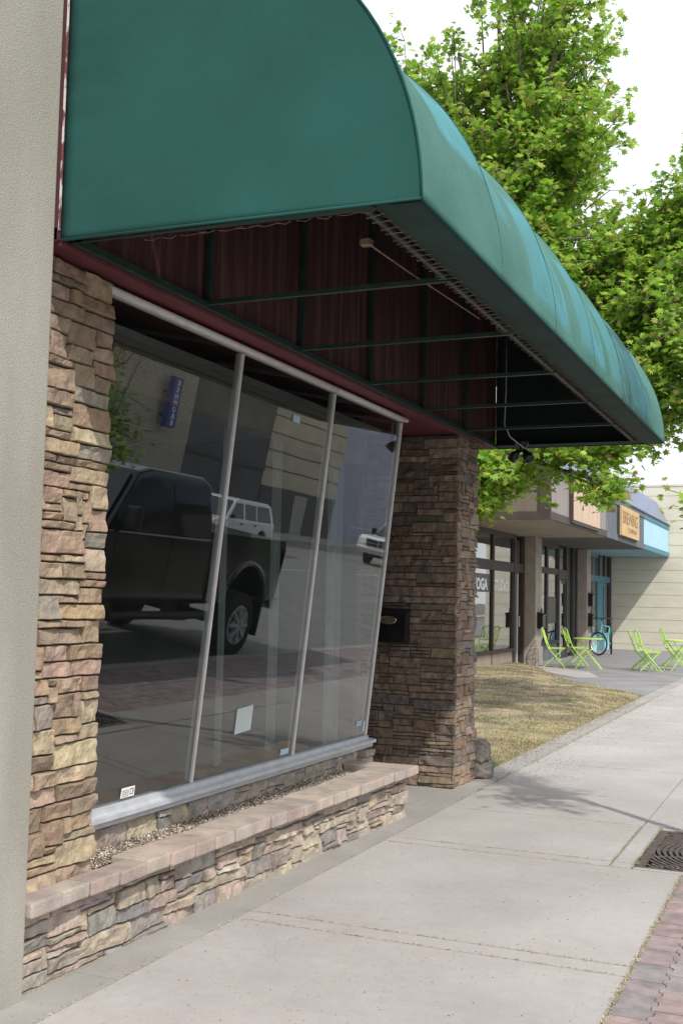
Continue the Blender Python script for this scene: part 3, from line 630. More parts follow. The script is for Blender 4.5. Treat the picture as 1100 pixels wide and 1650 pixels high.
while y < 7.70:
    L_ = rnd.uniform(.185, .215)
    if y+L_ > 7.62: L_ = 7.71-y
    xf = pfx(y)+.075+rnd.uniform(-.006, .006); c = rnd.choice(CC); t = rnd.uniform(-.004, .004)
    xb = -2.985 if y < 7.28 else -3.20
    if y < 4.14: xb = -2.915
    m = MB(); m.bbox((xb, y+.002, .298), (xf, y+L_-.002, .360+t), .008, c)
    for v_i, v in enumerate(m.v):
        w_ = noise.noise_vector((v[0]*9, v[1]*9, v[2]*9))*.004; m.v[v_i] = (v[0]+w_.x, v[1]+w_.y*.3, v[2]+w_.z*.6)
    m.build('capstone', MT['cap'], PL); y += L_; i += 1
m = MB(); m.box((-3.205, 4.1, .2), (-3.0, 7.3, .325)); m.build('soil', MT['dirt'], PL)
m = MB(); rnd = random.Random(2)
for _ in range(6500):
    x = rnd.uniform(-3.19, -2.99); y = rnd.uniform(4.1, 7.33); s = rnd.uniform(.004, .010); z = .326+rnd.uniform(-.002, .008)+.012*max(0, noise.noise((x*6, y*3, 0)))
    c = rnd.choice([(.38, .36, .33), (.28, .24, .21), (.18, .15, .125), (.50, .48, .45), (.25, .19, .15)]); k = rnd.uniform(.8, 1.1)
    pts = [(x+s*rnd.uniform(.7, 1.2)*a, y+s*rnd.uniform(.7, 1.2)*b, z+s*.7*c_) for a, b, c_ in ((1, 0, 0), (0, 1, 0), (-1, 0, 0), (0, -1, 0), (0, 0, 1), (0, 0, -1))]
    m.add(pts, [(0, 1, 4), (1, 2, 4), (2, 3, 4), (3, 0, 4), (1, 0, 5), (2, 1, 5), (3, 2, 5), (0, 3, 5)], tuple(v*k for v in c))
o = m.build('gravel', MT['gravel']); tag(o, kind='stuff')

# ================================================================ AWNING
AX, AY0, AY1 = -1.285, 3.60, 9.985; AA, AB = 1.515, 1.40
AW = thing('green_awning', 'big rounded green canvas awning with scrubbed off pale blue lettering over the tilted shop window', 'awning', (-2.8, 6.8, 2.95))
ribs = [3.60, 4.66, 5.72, 6.79, 7.85, 8.92, 9.985]
def sag(y):
    for a, b in zip(ribs, ribs[1:]):
        if a <= y <= b: return math.sin(math.pi*(y-a)/(b-a))**.7 if 0 < (y-a)/(b-a) < 1 else 0
    return 0
def aw(y, t, ins=0.):
    k = .045*sag(y)*math.sin(min(1, t/(math.pi/2)*1.6)*math.pi/2)+ins+.004*noise.noise((y*5, t*5, 0))*(1 if .02 < t else 0)
    return Vector((AX-AA+(AA-k)*math.cos(t), y, 2.95+(AB-k)*math.sin(t)))
NY, NT = 330, 64
vs = []; fade = []
def blob(y, z):
    # worn lettering: arcs and strokes where the old characters were scrubbed off
    F = 0
    def box(y0, y1, z0, z1, sl=0, k=1):
        yy = y-sl*(z-3.2); e = .05
        a = min((yy-y0)/e, (y1-yy)/e, (z-z0)/e, (z1-z)/e); return max(0, min(1, a+.5))*k
    F = max(F, box(4.05, 4.62, 3.42, 3.78, .2, .8), box(4.72, 5.05, 3.30, 3.62, -.1, .55))
    for (c0, c1) in ((5.30, 6.12), (6.45, 7.22)):
        F = max(F, box(c0, c1, 3.06, 3.62, .1, .75))
        # ring of a round letter
        r = math.hypot((y-(c1-.17))/.17, (z-3.34)/.26); 
        if abs(r-1) < .22: F = max(F, 1)
        elif r < .7: F = min(F, .35)
    F = max(F, box(7.45, 8.15, 3.05, 3.60, .1, .7), box(8.35, 9.25, 3.02, 3.55, .05, .8))
    F *= .95+.35*noise.noise((y*2.2, z*3, 1.7))
    return max(0, min(1, F))
for i in range(NY+1):
    y = AY0+(AY1-AY0)*i/NY
    for j in range(NT+1):
        t = (j/NT)*math.pi/2; p = aw(y, t); vs.append(p); fade.append(blob(p.y, p.z))
fs = [(i*(NT+1)+j, (i+1)*(NT+1)+j, (i+1)*(NT+1)+j+1, i*(NT+1)+j+1) for i in range(NY) for j in range(NT)]
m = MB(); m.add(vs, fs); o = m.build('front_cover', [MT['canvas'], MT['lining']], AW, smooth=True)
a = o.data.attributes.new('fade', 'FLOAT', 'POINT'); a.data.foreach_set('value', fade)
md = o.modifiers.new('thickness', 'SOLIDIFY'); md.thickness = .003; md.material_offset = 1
def endpanel(y, name):
    m = MB(); vs = []; fs = []; n1, n2 = 44, 40
    for i in range(n1+1):
        x = i/n1
        t = math.acos(1-x) if False else math.pi/2*(1-x)
        top = Vector((AX-AA+AA*math.cos(t), y, 2.95+AB*math.sin(t)))
        for j in range(n2+1):
            s = j/n2; z = 2.95+(top.z-2.95)*s; dx = top.x+.001
            puck = .006*math.exp(-(dx+2.8)/.12)*math.sin(z*46)*(1 if z > 3.3 else .2)*min(1, max(0, dx+2.8)/.05)+.014*math.sin(math.pi*min(1, (dx+2.8)/1.5))*math.sin(math.pi*s)
            vs.append((dx, y+puck-(.045*(AX-dx)/1.5 if y < 6 else 0), z))
    fs = [(i*(n2+1)+j, (i+1)*(n2+1)+j, (i+1)*(n2+1)+j+1, i*(n2+1)+j+1) for i in range(n1) for j in range(n2)]
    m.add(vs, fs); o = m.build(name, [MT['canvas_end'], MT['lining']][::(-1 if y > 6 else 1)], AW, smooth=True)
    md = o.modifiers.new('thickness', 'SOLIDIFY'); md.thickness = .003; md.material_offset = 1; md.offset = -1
endpanel(AY0+.002, 'end_panel'); endpanel(AY1-.002, 'end_panel')
# piping along the bottom hem and ends
m = MB(); m.tube([(AX, y, 2.952) for y in (AY0, AY1)], .006, 6); m.tube([(-2.795, AY0-.045, 2.952), (AX, AY0, 2.952)], .005, 6)
m.tube([aw(AY0, t)+Vector((0, -.03*(1-math.cos(t)), 0)) for t in np.linspace(0, math.pi/2, 30)], .005, 6); m.build('hem_piping', MT['canvas_end'], AW, smooth=True)
for y in ribs[1:-1]:
    m = MB(); m.tube([aw(y, t)+Vector((.0, 0, .0)) for t in np.linspace(0, math.pi/2, 30)], .0016, 5); m.build('seam', MT['canvas_end'], AW, smooth=True)
# folded-under flap with laced edge
flap = .205
m = MB(); n = 160; vs = []; fs = []
for i in range(n+1):
    y = AY0+.02+(AY1-AY0-.04)*i/n; e = flap+.010*noise.noise((y*7, 2, 1))
    for k in range(5):
        q = k/4; vs.append((AX-.004-e*q, y, 2.952-.010*math.sin(math.pi*q)*(1+.5*noise.noise((y*3, 0, 0)))+.018*q))
fs = [(i*5+k, (i+1)*5+k, (i+1)*5+k+1, i*5+k+1) for i in range(n) for k in range(4)]
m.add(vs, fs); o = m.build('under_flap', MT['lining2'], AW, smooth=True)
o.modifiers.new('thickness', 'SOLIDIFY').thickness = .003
m = MB(); vs = []; fs = []; n = 60
for i in range(n+1):
    x = -2.79+(AX-.2+2.79)*i/n; e = .10+.012*noise.noise((x*7, 5, 1))-.05*(1-i/n)
    for k in range(4):
        q = k/3; vs.append((x, AY0+.004+e*q, 2.955+.016*q))
fs = [(i*4+k, (i+1)*4+k, (i+1)*4+k+1, i*4+k+1) for i in range(n) for k in range(3)]
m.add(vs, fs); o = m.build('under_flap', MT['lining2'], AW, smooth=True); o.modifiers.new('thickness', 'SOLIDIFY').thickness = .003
m = MB(); vs = []; fs = []
for i in range(21):
    x = -2.79+(AX+2.79-.2)*i/20
    for k in range(3): vs.append((x, AY1-.004-.09*k/2, 2.955+.008*k))
fs = [(i*3+k, (i+1)*3+k, (i+1)*3+k+1, i*3+k+1) for i in range(20) for k in range(2)]
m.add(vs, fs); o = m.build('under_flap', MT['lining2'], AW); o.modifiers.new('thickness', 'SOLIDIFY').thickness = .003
m = MB(); m.tube([(AX-flap-.055, AY0+.10, 2.985), (AX-flap-.055, AY1-.06, 2.985)], .016, 8); m.build('front_rail', MT['frame_g'], AW)
m = MB(); rnd = random.Random(14); y = AY0+.13; pts = []
while y < AY1-.1:
    xi = AX-flap+.012; xr = AX-flap-.07
    m.tube([(xi+rnd.uniform(0, .02), y, 2.962), (xr, y+rnd.uniform(.0, .05), 2.964), (xr, y+.02, 2.995), (xi, y+.055, 2.99)], .0022, 4)
    if rnd.random() < .35: m.tube([(xi, y, 2.965), (xi+rnd.uniform(.02, .08), y+rnd.uniform(-.05, .07), 2.955)], .0013, 3)
    y += rnd.uniform(.045, .08)
x = -2.5
while x < AX-.25:
    m.tube([(x, AY0+.10, 2.966), (x+.03, AY0+.112+rnd.uniform(0, .014), 2.966), (x+rnd.uniform(.06, .12), AY0+.10, 2.968)], .0014, 3); x += .085
m.build('lacing', MT['lace'], AW)
for y in ribs[1:-1]:
    mb = MB(); mb.box((-2.765, y-.012, 2.964), (AX-flap-.03, y+.012, 2.986)); mb.build('crossbar', MT['frame_g'], AW)
    mb = MB(); mb.tube([aw(y, t, .02) for t in np.linspace(0.03, math.pi/2, 22)], .013, 8); mb.build('rib', MT['frame_g'], AW, smooth=True)
for y in ribs[:-1]:
    mb = MB(); mb.box((-2.792, y+.012, 2.965), (-2.765, y+.045, 4.33)); mb.build('upright', MT['frame_g'], AW)
mb = MB(); mb.box((-2.797, AY0+.01, 2.952), (-2.765, AY1-.01, 2.984)); mb.build('wall_rail', MT['frame_g'], AW)
mb = MB(); mb.tube([(-1.72, 4.17, 3.01), (-1.70, 4.60, 3.01)], .004, 8); mb.box((-1.745, 4.14, 2.998), (-1.70, 4.18, 3.022)); mb.tube([(-1.70, 4.60, 3.01), (-1.66, 5.58, 3.03)], .004, 8); mb.build('brace_rod', MT['lace'], AW)
# cable and floodlight under the far end
m = MB()
pts = [(-2.44, 9.0, 3.75), (-2.44, 9.0, 3.3), (-2.45, 9.0, 3.02), (-2.43, 9.1, 2.93), (-2.36, 9.3, 2.86), (-2.28, 9.5, 2.84)]
m.tube(pts, .005, 6)
tag(m.build('cable', MT['wire'], smooth=True), 'thin pale cable hanging below the awning toward the twin floodlight', 'cable')
FL = thing('twin_floodlight', 'black twin headed floodlight under the far end of the awning above the stone pier', 'floodlight', (-2.5, 9.4, 2.80))
MB().lathe((-2.40, 9.4, 2.955), (0, 0, -1), [(0, .001), (0, .055), (.05, .055), (.08, .03), (.12, .022), (.12, .001)], 16).build('mount', MT['black'], FL, smooth=True)
for d, p in (((.5, -.3, -.8), (-2.38, 9.4, 2.85)), ((-.55, .3, -.5), (-2.43, 9.4, 2.85))):
    h = MB(); h.lathe(p, d, [(0, .002), (0, .02), (.03, .028), (.05, .042), (.105, .048), (.105, .040), (.08, .03), (.08, .001)], 18); h.build('lamp_head', MT['black'], FL, smooth=True)
m = MB(); m.tube([(-2.48, 9.38, 2.86), (-2.54, 9.38, 2.82), (-2.56, 9.38, 2.76), (-2.52, 9.38, 2.70), (-2.44, 9.38, 2.69)], .005, 5); m.build('lead', MT['wire'], FL, smooth=True)

# ================================================================ SMALL THINGS AT THE SHOP
MBX = thing('wall_mailbox', 'black wall mailbox with an oval brass plate on the dark stone pier', 'mailbox', (-3.37, 8.90, 1.18))
m = MB(); m.prism([(-3.515, 8.925, 1.185), (-3.515, 8.80, 1.185), (-3.515, 8.80, 1.40), (-3.515, 8.925, 1.44)], (.285, 0, 0)); m.build('body', MT['black'], MBX)
m = MB(); m.prism([(-3.525, 8.93, 1.445), (-3.525, 8.785, 1.405), (-3.525, 8.785, 1.425), (-3.525, 8.93, 1.468)], (.305, 0, 0)); m.prism([(-3.525, 8.785, 1.35), (-3.525, 8.778, 1.35), (-3.525, 8.785, 1.425), (-3.525, 8.793, 1.42)], (.305, 0, 0)); m.build('lid', MT['black'], MBX)
m = MB(); el = [(-3.372+.072*math.cos(a), 8.779, 1.372+.03*math.sin(a)) for a in np.linspace(0, 2*math.pi, 24, endpoint=False)]
m.prism(el, (0, -.008, 0)); pl = m.build('name_plate', MT['brass'], MBX)
m = MB(); ring = [(-3.372+.074*math.cos(a), 8.770, 1.372+.032*math.sin(a)) for a in np.linspace(0, 2*math.pi, 25)]; m.tube(ring, .003, 5, cap=False)
for k in range(5): m.box((-3.41+k*.016, 8.767, 1.368), (-3.40+k*.016, 8.7705, 1.378))
m.build('plate_rim', MT['chrome'], pl)
def onpane(name, y0, y1, z0, z1, mt, d=.0045, skew=0.):
    m = MB(); t0 = (z0-A0.z)/dv.z; t1 = (z1-A0.z)/dv.z
    m.prism([wp(y0, t0, d), wp(y1, t0+skew, d), wp(y1, t1+skew, d), wp(y0+.004, t1, d)][::-1], nv*.0006); return m.build(name, mt), (y0, y1, t0, t1, d)
def mark(par, lines, mt, name):
    m = MB()
    for (a, b, c, d_) in lines:
        tbox(m, a, b, c, d_, .0053, .0057)
    m.build(name, mt, par)
o, q = onpane('paper_notice', 5.83, 6.03, .735, .885, MT['paper'], skew=.012); tag(o, 'pale blank paper sheet taped low on the middle pane', 'paper')
o, q = onpane('sticker', 4.72, 4.84, .535, .585, MT['white']); tag(o, 'white sticker with small black print in the lower corner of the left pane', 'sticker')
mark(o, [(4.73, 4.79, q[2]+.033-.0+k*-.009, q[2]+.036+k*-.009) for k in range(4)]+[(4.80, 4.832, q[2]+.010, q[2]+.014), (4.80, 4.832, q[2]+.036, q[2]+.040), (4.80, 4.804, q[2]+.010, q[2]+.040), (4.822, 4.83, q[2]+.017, q[2]+.034)], MT['ink'], 'print')
o, q = onpane('sticker', 6.48, 6.60, .535, .575, MT['bluest']); tag(o, 'faint blue sticker at the bottom of the middle pane', 'sticker')
mark(o, [(6.49, 6.59, q[2]+.01+k*.01, q[2]+.013+k*.01) for k in range(3)], MT['white'], 'print')
o, q = onpane('sticker', 7.72, 7.82, .60, .64, MT['bluest']); tag(o, 'faint blue sticker near the bottom of the rightmost pane', 'sticker')
o, q = onpane('sticker', 6.10, 6.20, 2.62, 2.67, MT['bluest']); tag(o, 'small blue sticker near the top of the middle pane', 'sticker')
mark(o, [(6.11, 6.19, q[2]+.01+k*.012, q[2]+.014+k*.012) for k in range(3)], MT['white'], 'print')
o, q = onpane('sticker', 7.865, 7.885, .55, .63, MT['white']); tag(o, 'narrow white tag on the lower right edge of the glass', 'sticker')

# rocks beside the pier
def rock(c, r, seed, label):
    bm = bmesh.new(); bmesh.ops.create_icosphere(bm, subdivisions=4, radius=1)
    for v in bm.verts:
        n = v.co.normalized(); k = 1+.28*noise.fractal(tuple(n*1.6+Vector((seed, 0, 0))), 1, 2, 5)
        q = Vector([max(-.93, min(.93, n[i]*k)) for i in range(3)]); v.co = Vector((q.x*r[0], q.y*r[1], q.z*r[2]))+Vector(c)
    m = MB(); bm.verts.index_update(); m.add([v.co for v in bm.verts], [[v.index for v in f.verts] for f in bm.faces]); bm.free()
    tag(m.build('rock', MT['rock'], smooth=True), label, 'rock')
rock((-2.83, 9.68, .075), (.13, .17, .10), 3, 'lower dark rock at the foot of the stone pier beside the dry grass')
rock((-2.85, 9.66, .215), (.13, .14, .12), 8, 'upper pale topped rock resting on a darker rock beside the pier')

# tree grate
GR = thing('tree_grate', 'square cast iron tree grate set in the sidewalk beside the clay pavers', 'grate', (-.45, 7.5, 0))
gx0, gx1, gy0, gy1 = -1.062, .385, 6.895, 8.095; cx, cy = -.43, 7.5
m = MB(); m.box((gx0, gy0, -.045), (gx0+.05, gy1, -.004)); m.box((gx1-.05, gy0, -.045), (gx1, gy1, -.004))
m.box((gx0+.05, gy0, -.045), (gx1-.05, gy0+.045, -.004)); m.box((gx0+.05, gy1-.045, -.045), (gx1-.05, gy1, -.004)); m.build('border', MT['iron'], GR)
m = MB(); r = .20
while r < .98:
    n = int(r*70)
    for i in range(n):
        a0, a1 = 2*math.pi*i/n, 2*math.pi*(i+1)/n
        P = [(cx+(r+dr)*math.cos(a), cy+(r+dr)*math.sin(a)) for dr, a in ((0, a0), (.020, a0), (.020, a1), (0, a1))]
        if all(gx0+.03 < p[0] < gx1-.03 and gy0+.03 < p[1] < gy1-.03 for p in P): m.prism([(x, y, -.035) for x, y in P], (0, 0, .029))
    r += .036
for a in np.arange(0, 6.28, math.pi/8):
    c, s = math.cos(a), math.sin(a); L_ = .2
    while gx0+.04 < cx+c*L_ < gx1-.04 and gy0+.04 < cy+s*L_ < gy1-.04: L_ += .01
    m.bar((cx+c*.2, cy+s*.2, -.022), (cx+c*L_, cy+s*L_, -.022), .028, .028)
m.build('ribs', MT['iron'], GR)
o = MB().box((gx0-.003, gy0-.003, -.058), (gx1, gy1+.003, -.048)).build('tree_pit', MT['hole']); tag(o, kind='structure')

# ================================================================ TREES
def leaf_cloud(pts, dirs, sizes, cols, seed):
    n = len(pts); rs = np.random.RandomState(seed)
    ang = np.radians([-158, -128, -88, -62, -40, -20, 0, 20, 40, 62, 88, 128, 158]); rad = np.array([.50, .36, .78, .46, .92, .52, 1.08, .52, .92, .46, .78, .36, .50])
    L2 = np.stack([np.sin(ang)*rad, np.cos(ang)*rad*.95+.25, -.22*np.abs(np.sin(ang)*rad)-.10*rad**2], 1)
    loc = np.vstack([[0, .2, 0], L2, [[0, -.06, 0]]])                 # centre, outline, stem
    k = len(loc)
    up = np.array([0, 0, 1.])+rs.normal(0, .55, (n, 3)); up /= np.linalg.norm(up, axis=1)[:, None]
    f = dirs+rs.normal(0, .6, (n, 3)); f -= up*(f*up).sum(1)[:, None]; f /= np.linalg.norm(f, axis=1)[:, None]+1e-9
    rt = np.cross(f, up)
    V = pts[:, None, :]+(loc[None, :, 0, None]*rt[:, None, :]+loc[None, :, 1, None]*f[:, None, :]+loc[None, :, 2, None]*up[:, None, :])*sizes[:, None, None]
    V = V.reshape(-1, 3)
    q = k-1; T = [(0, i, i+1) for i in range(1, q-1)]+[(0, q-1, q), (0, q, 1)]
    T = np.array(T); Fc = (T[None]+(np.arange(n)*k)[:, None, None]).reshape(-1, 3)
    C = np.repeat(cols, k, axis=0)
    return V, Fc, C
def np_mesh(name, V, Fc, C, m, parent):
    off = np.array(WL[parent.name]); me = bpy.data.meshes.new(name)
    me.vertices.add(len(V)); me.vertices.foreach_set('co', (V-off).astype(np.float32).ravel())
    me.loops.add(len(Fc)*3); me.loops.foreach_set('vertex_index', Fc.astype(np.int32).ravel())
    me.polygons.add(len(Fc)); me.polygons.foreach_set('loop_start', np.arange(0, len(Fc)*3, 3, dtype=np.int32)); me.polygons.foreach_set('loop_total', np.full(len(Fc), 3, dtype=np.int32))
    a = me.color_attributes.new('col', 'FLOAT_COLOR', 'POINT'); a.data.foreach_set('color', np.hstack([C, np.ones((len(C), 1))]).astype(np.float32).ravel())
    me.update(calc_edges=True); me.materials.append(m); o = bpy.data.objects.new(name, me); COL.objects.link(o); o.parent = parent; return o
LEAFC = np.array([(.29, .49, .065), (.36, .56, .08), (.21, .40, .055), (.44, .58, .11), (.155, .31, .05), (.46, .52, .12), (.38, .28, .10)])
def make_tree(root, base, fork, ells, seed, nleaf, lsize, trunk_r, per_tip=15, limbs_r=.09, bend=.5):
    rnd = random.Random(seed); rs = np.random.RandomState(seed)
    br = MB(); base = Vector(base); fork = Vector(fork)
    tr = MB(); tr.tube([base-Vector((0, 0, .1)), base, base.lerp(fork, .3)+Vector((.03, .02, 0)), base.lerp(fork, .7), fork], [trunk_r*1.5, trunk_r*1.25, trunk_r, trunk_r*.9, trunk_r*.8], 14)
    tot = sum(e[6] for e in ells); P = []; D = []
    for (ex, ey, ez, ax, ay, az, wt) in ells:
        c = Vector((ex, ey, ez)); mid = fork.lerp(c, .5)+Vector((rnd.uniform(-.3, .3), rnd.uniform(-.3, .3), rnd.uniform(-.1, .5)))*bend
        d2 = c+(c-fork).normalized()*az*.45
        limb = [fork.lerp(mid, t/5) if t <= 5 else None for t in range(0, 5)]
        def bez(t): return fork*((1-t)**2)+mid*(2*t*(1-t))+d2*(t*t)
        limb = [bez(t/14)+Vector(noise.noise_vector(tuple(bez(t/14)*1.2)))*.12*(t/14) for t in range(15)]
        rr = limbs_r*(max(.4, (wt/tot*len(ells)))**.5)
        br.tube(limb, [rr*(1-t/14*.82) for t in range(15)], 7)
        ntip = int(nleaf*wt/tot/per_tip); nsub = max(3, ntip//9)
        subs = []
        for s in range(nsub):
            q = Vector(rs.normal(0, 1, 3)).normalized()*rnd.random()**.45; tgt = c+Vector((q.x*ax, q.y*ay, q.z*az))
            k = rnd.randint(5, 14); st = limb[k]; md = st.lerp(tgt, .5)+Vector((0, 0, rnd.uniform(-.05, .25)))*(tgt-st).length*.5
            pth = [st*((1-t)**2)+md*(2*t*(1-t))+tgt*(t*t) for t in (0, .2, .4, .6, .8, 1)]
            br.tube(pth, [rr*.22*(1-t*.75) for t in (0, .2, .4, .6, .8, 1)], 5, cap=False); subs.append(pth)
        for s in range(ntip):
            pth = rnd.choice(subs); st = pth[rnd.randint(2, 5)]; q = Vector(rs.normal(0, 1, 3)).normalized(); ln = rnd.uniform(.15, .55)
            e = st+Vector((q.x, q.y, q.z*.6+.12))*ln
            br.tube([st, st.lerp(e, .5)+Vector((0, 0, .02)), e], [.007, .005, .0025], 3, cap=False)
            dd = (e-st).normalized()
            for l in range(per_tip):
                t = rnd.uniform(.25, 1.12); p = st.lerp(e, t)+Vector(rs.normal(0, .055, 3)); P.append(p); D.append((p-st.lerp(e, t-.2))*4+dd)
    P = np.array([tuple(p) for p in P]); D = np.array([tuple(p) for p in D]); n = len(P)
    cl = LEAFC[rs.choice(len(LEAFC), n, p=[.25, .26, .14, .17, .06, .09, .03])]*rs.uniform(.7, 1.25, (n, 1))
    V, Fc, C = leaf_cloud(P, D, lsize*rs.uniform(.6, 1.15, n), cl, seed)
    crown = np_mesh('crown', V, Fc, C, MT['leaf'], root)
    tr.build('trunk', MT['bark'], root, smooth=True); br.build('branches', MT['bark'], root, smooth=True)
T1 = thing('maple_tree', 'tall maple tree with bright yellow green spring leaves behind the green awning', 'tree', (-5.15, 16, 0))
ells = [(-6.3, 16.5, 9.4, 1.0, 1.0, 1.3, .8), (-5.1, 16, 9.4, 1.1, 1.2, 1.4, 1.1), (-3.75, 16, 9.7, 1.0, 1.2, 1.5, 1.2), (-4.3, 16.2, 12.0, 1.4, 1.4, 1.5, .8),
        (-4.4, 15.6, 7.6, 1.3, 1.2, 1.1, 1.1), (-3.35, 15.8, 8.0, .9, 1.2, 1.0, 1.0), (-2.8, 15.8, 6.4, 1.0, 1.1, .95, 1.2), (-3.7, 15.3, 6.2, 1.0, 1.0, .9, .8),
        (-1.55, 15.2, 6.0, .8, .9, .65, .7), (-1.75, 15.0, 5.0, 1.0, 1.0, .8, 1.1), (-2.1, 15, 4.2, .8, 1.0, .6, .8), (-2.75, 15.5, 5.1, .9, 1.0, .7, .7),
        (-3.0, 14.2, 3.5, .75, .7, .22, .38), (-3.95, 14, 3.22, .52, .8, .30, .50), (-4.12, 13.8, 2.75, .25, .4, .24, .20), (-2.45, 14.8, 3.6, .55, .6, .24, .3), (-1.3, 15.0, 5.7, .7, .8, .5, .6), (-.95, 14.6, 4.4, .5, .8, .7, .5),
        (-5.0, 14.2, 3.6, .8, .8, .5, .4), (-2.5, 14, 2.95, .32, .35, .14, .12), (-6.7, 16.2, 9.9, .75, .8, .9, .6), (-7.2, 16, 8.6, .8, .8, .9, .5), (-1.5, 15.3, 6.7, .5, .6, .4, .35), (-1.55, 15.2, 7.15, .32, .5, .5, .35), (-1.1, 15.2, 6.9, .4, .5, .6, .3), (-.9, 15.5, 6.6, .8, .9, .8, .5), (-7.0, 16.5, 7.0, 1.2, 1.2, 1.5, .5), (-5.8, 16, 6.2, 1.2, 1.2, 1.2, .4)]
make_tree(T1, (-5.15, 16, 0), (-4.9, 15.9, 3.7), ells, 4, 84000, .083, .19)
# thin street tree in the grate
T2 = thing('street_tree', 'slender young street tree with upright twigs standing in the iron grate', 'tree', (-.30, 7.45, 0))
ells = [(-.36, 7.75, 3.0, .2, .16, .5, .6), (-.15, 7.5, 3.8, .3, .25, .5, 1), (-.45, 7.6, 4.3, .3, .35, .6, 1), (-.1, 7.9, 4.6, .3, .35, .7, 1), (-.58, 7.65, 2.5, .22, .16, .24, .7), (-.62, 7.4, 2.2, .16, .2, .2, .45), (-.3, 7.7, 5.2, .3, .3, .6, .8), (-.80, 7.6, 3.35, .12, .2, .38, .22)]
make_tree(T2, (-.30, 7.42, -.04), (-.38, 7.72, 1.75), ells, 9, 3300, .042, .045, per_tip=11, limbs_r=.018, bend=.3)

# ================================================================ SHOP ROW BEHIND THE LAWN
PX = -6.85
PB = thing('shop_row', 'low row of small shops with beige, slate and blue fascia beyond the lawn', 'building', (-8, 30, 0))
def part(name, mt, fn, parent=None, label=None):
    m = MB(); fn(m); o = m.build(name, mt, parent or PB)
    if label: o['label'] = label
    return o
part('core_wall', MT['b_tan'], lambda m: (m.box((-14, 21.4, -.1), (-7.6, 38.9, 4.1)), m.box((-7.6, 21.4, -.1), (PX-.05, 22.55, 3.13))))
part('back_wall', MT['dark'], lambda m: m.box((-7.6, 22.56, -.05), (-7.5, 38.9, 3.1)))
part('soffit', MT['b_soffit_t'], lambda m: m.box((-7.6, 21.32, 3.14), (-4.90, 27.3, 3.19)), label='tan soffit under the brown fascia')
part('soffit', MT['b_soffit_d'], lambda m: m.box((-7.6, 27.302, 3.14), (-4.90, 33.4, 3.19)), label='dark soffit under the slate fascia')
part('soffit', MT['b_soffit_b'], lambda m: m.box((-7.6, 33.402, 3.14), (-4.90, 38.92, 3.19)), label='pale blue soffit under the blue fascia')
def fascia(y0, y1, mt, trim, lab, grooves):
    def f(m):
        y = y0; 
        while y < y1-.02:
            e = min(y1, y+grooves); m.box((-5.0, y+.004, 3.30), (-4.885, e-.004, 4.06)); y = e
    o = part('fascia_board', mt, f, label=lab)
    part('fascia_trim', trim, lambda m: (m.box((-5.0, y0, 3.15), (-4.86, y1, 3.299)), m.box((-5.0, y0, 4.061), (-4.86, y1, 4.19))))
fascia(21.30, 27.3, MT['b_beige'], MT['b_brown'], 'greyish beige fascia boards', .3)
fascia(27.3, 33.4, MT['b_slate'], MT['b_slate'], 'slate grey fascia boards', .3)
fascia(33.4, 38.92, MT['b_blue'], MT['b_teal'], 'pale blue fascia panels', 1.38)
def endf(m):
    m.box((-9, 21.34, 3.19), (-4.9, 21.40, 4.14))
part('fascia_end', mat('brown_end_panel', (.17, .135, .11), .75, .14, 3, .002, 40, stretch=(1, 1, .3)), endf)
part('end_trim', MT['b_brown'], lambda m: (m.box((-9, 21.28, 3.14), (-4.862, 21.34, 3.30)), m.box((-9, 21.28, 4.06), (-4.862, 21.34, 4.20)), m.box((-5.08, 21.28, 3.301), (-4.862, 21.34, 4.059)), m.box((-7.4, 21.31, 3.301), (-7.3, 21.34, 4.059))))
part('roof', MT['roof'], lambda m: m.prism([(-4.84, 21.3, 4.192), (-5.28, 21.3, 5.02), (-14, 21.3, 5.02), (-14, 21.3, 4.192)], (0, 17.62, 0)))
part('roof_flashing', MT['b_dkframe'], lambda m: m.box((-4.90, 21.28, 4.193), (-4.835, 38.93, 4.235)))
# posts
for y0, y1 in ((26.98, 27.60), (33.35, 33.98)):
    part('post', MT['b_taupe'], lambda m: (m.bbox((-6.98, y0, .45), (-6.52, y1, 3.139), .015), m.bbox((-7.0, y0-.03, -.02), (-6.48, y1+.03, .45), .02)))
part('corner_post', MT['b_dkframe'], lambda m: m.box((-6.95, 38.80, .0), (-6.78, 38.92, 3.139)))
GLZ = MT['glass_b']
def bay(name, y0, y1, muls, fmt, base_m, zb, zt=(2.28, 2.46), fw=.09, lab=None):
    o = part('shop_front', fmt, lambda m: (m.box((PX-.06, y0, zt[0]), (PX+.05, y1, zt[1])), m.box((PX-.06, y0, 3.03), (PX+.05, y1, 3.139)), m.box((PX-.06, y0, zb), (PX+.06, y1, zb+.07)), m.box((PX-.05, y0, zb+.07), (PX+.04, y0+.05, 3.03)), m.box((PX-.05, y1-.05, zb+.07), (PX+.04, y1, 3.03))), label=lab)
    part('stall_riser', base_m, lambda m: m.box((PX-.05, y0, -.02), (PX+.02, y1, zb-.001)))
    for y in muls: part('mullion', fmt, lambda m: (m.box((PX-.055, y-fw/2, zb+.071), (PX+.045, y+fw/2, zt[0]-.001)), m.box((PX-.055, y-fw/2, zt[1]+.001), (PX+.045, y+fw/2, 3.029))), o)
    e = [y0]+list(muls)+[y1]
    for a, b in zip(e, e[1:]):
        part('pane', GLZ, lambda m: m.box((PX-.004, a+.02, zb+.05), (PX+.004, b-.02, zt[0]+.02)), o); part('pane', GLZ, lambda m: m.box((PX-.004, a+.02, zt[1]-.02), (PX+.004, b-.02, 3.04)), o)
    return o
b1 = bay('a', 22.56, 25.98, (24.24,), MT['b_brown'], MT['b_tan'], .38, (2.24, 2.46), .12, 'brown framed studio window')
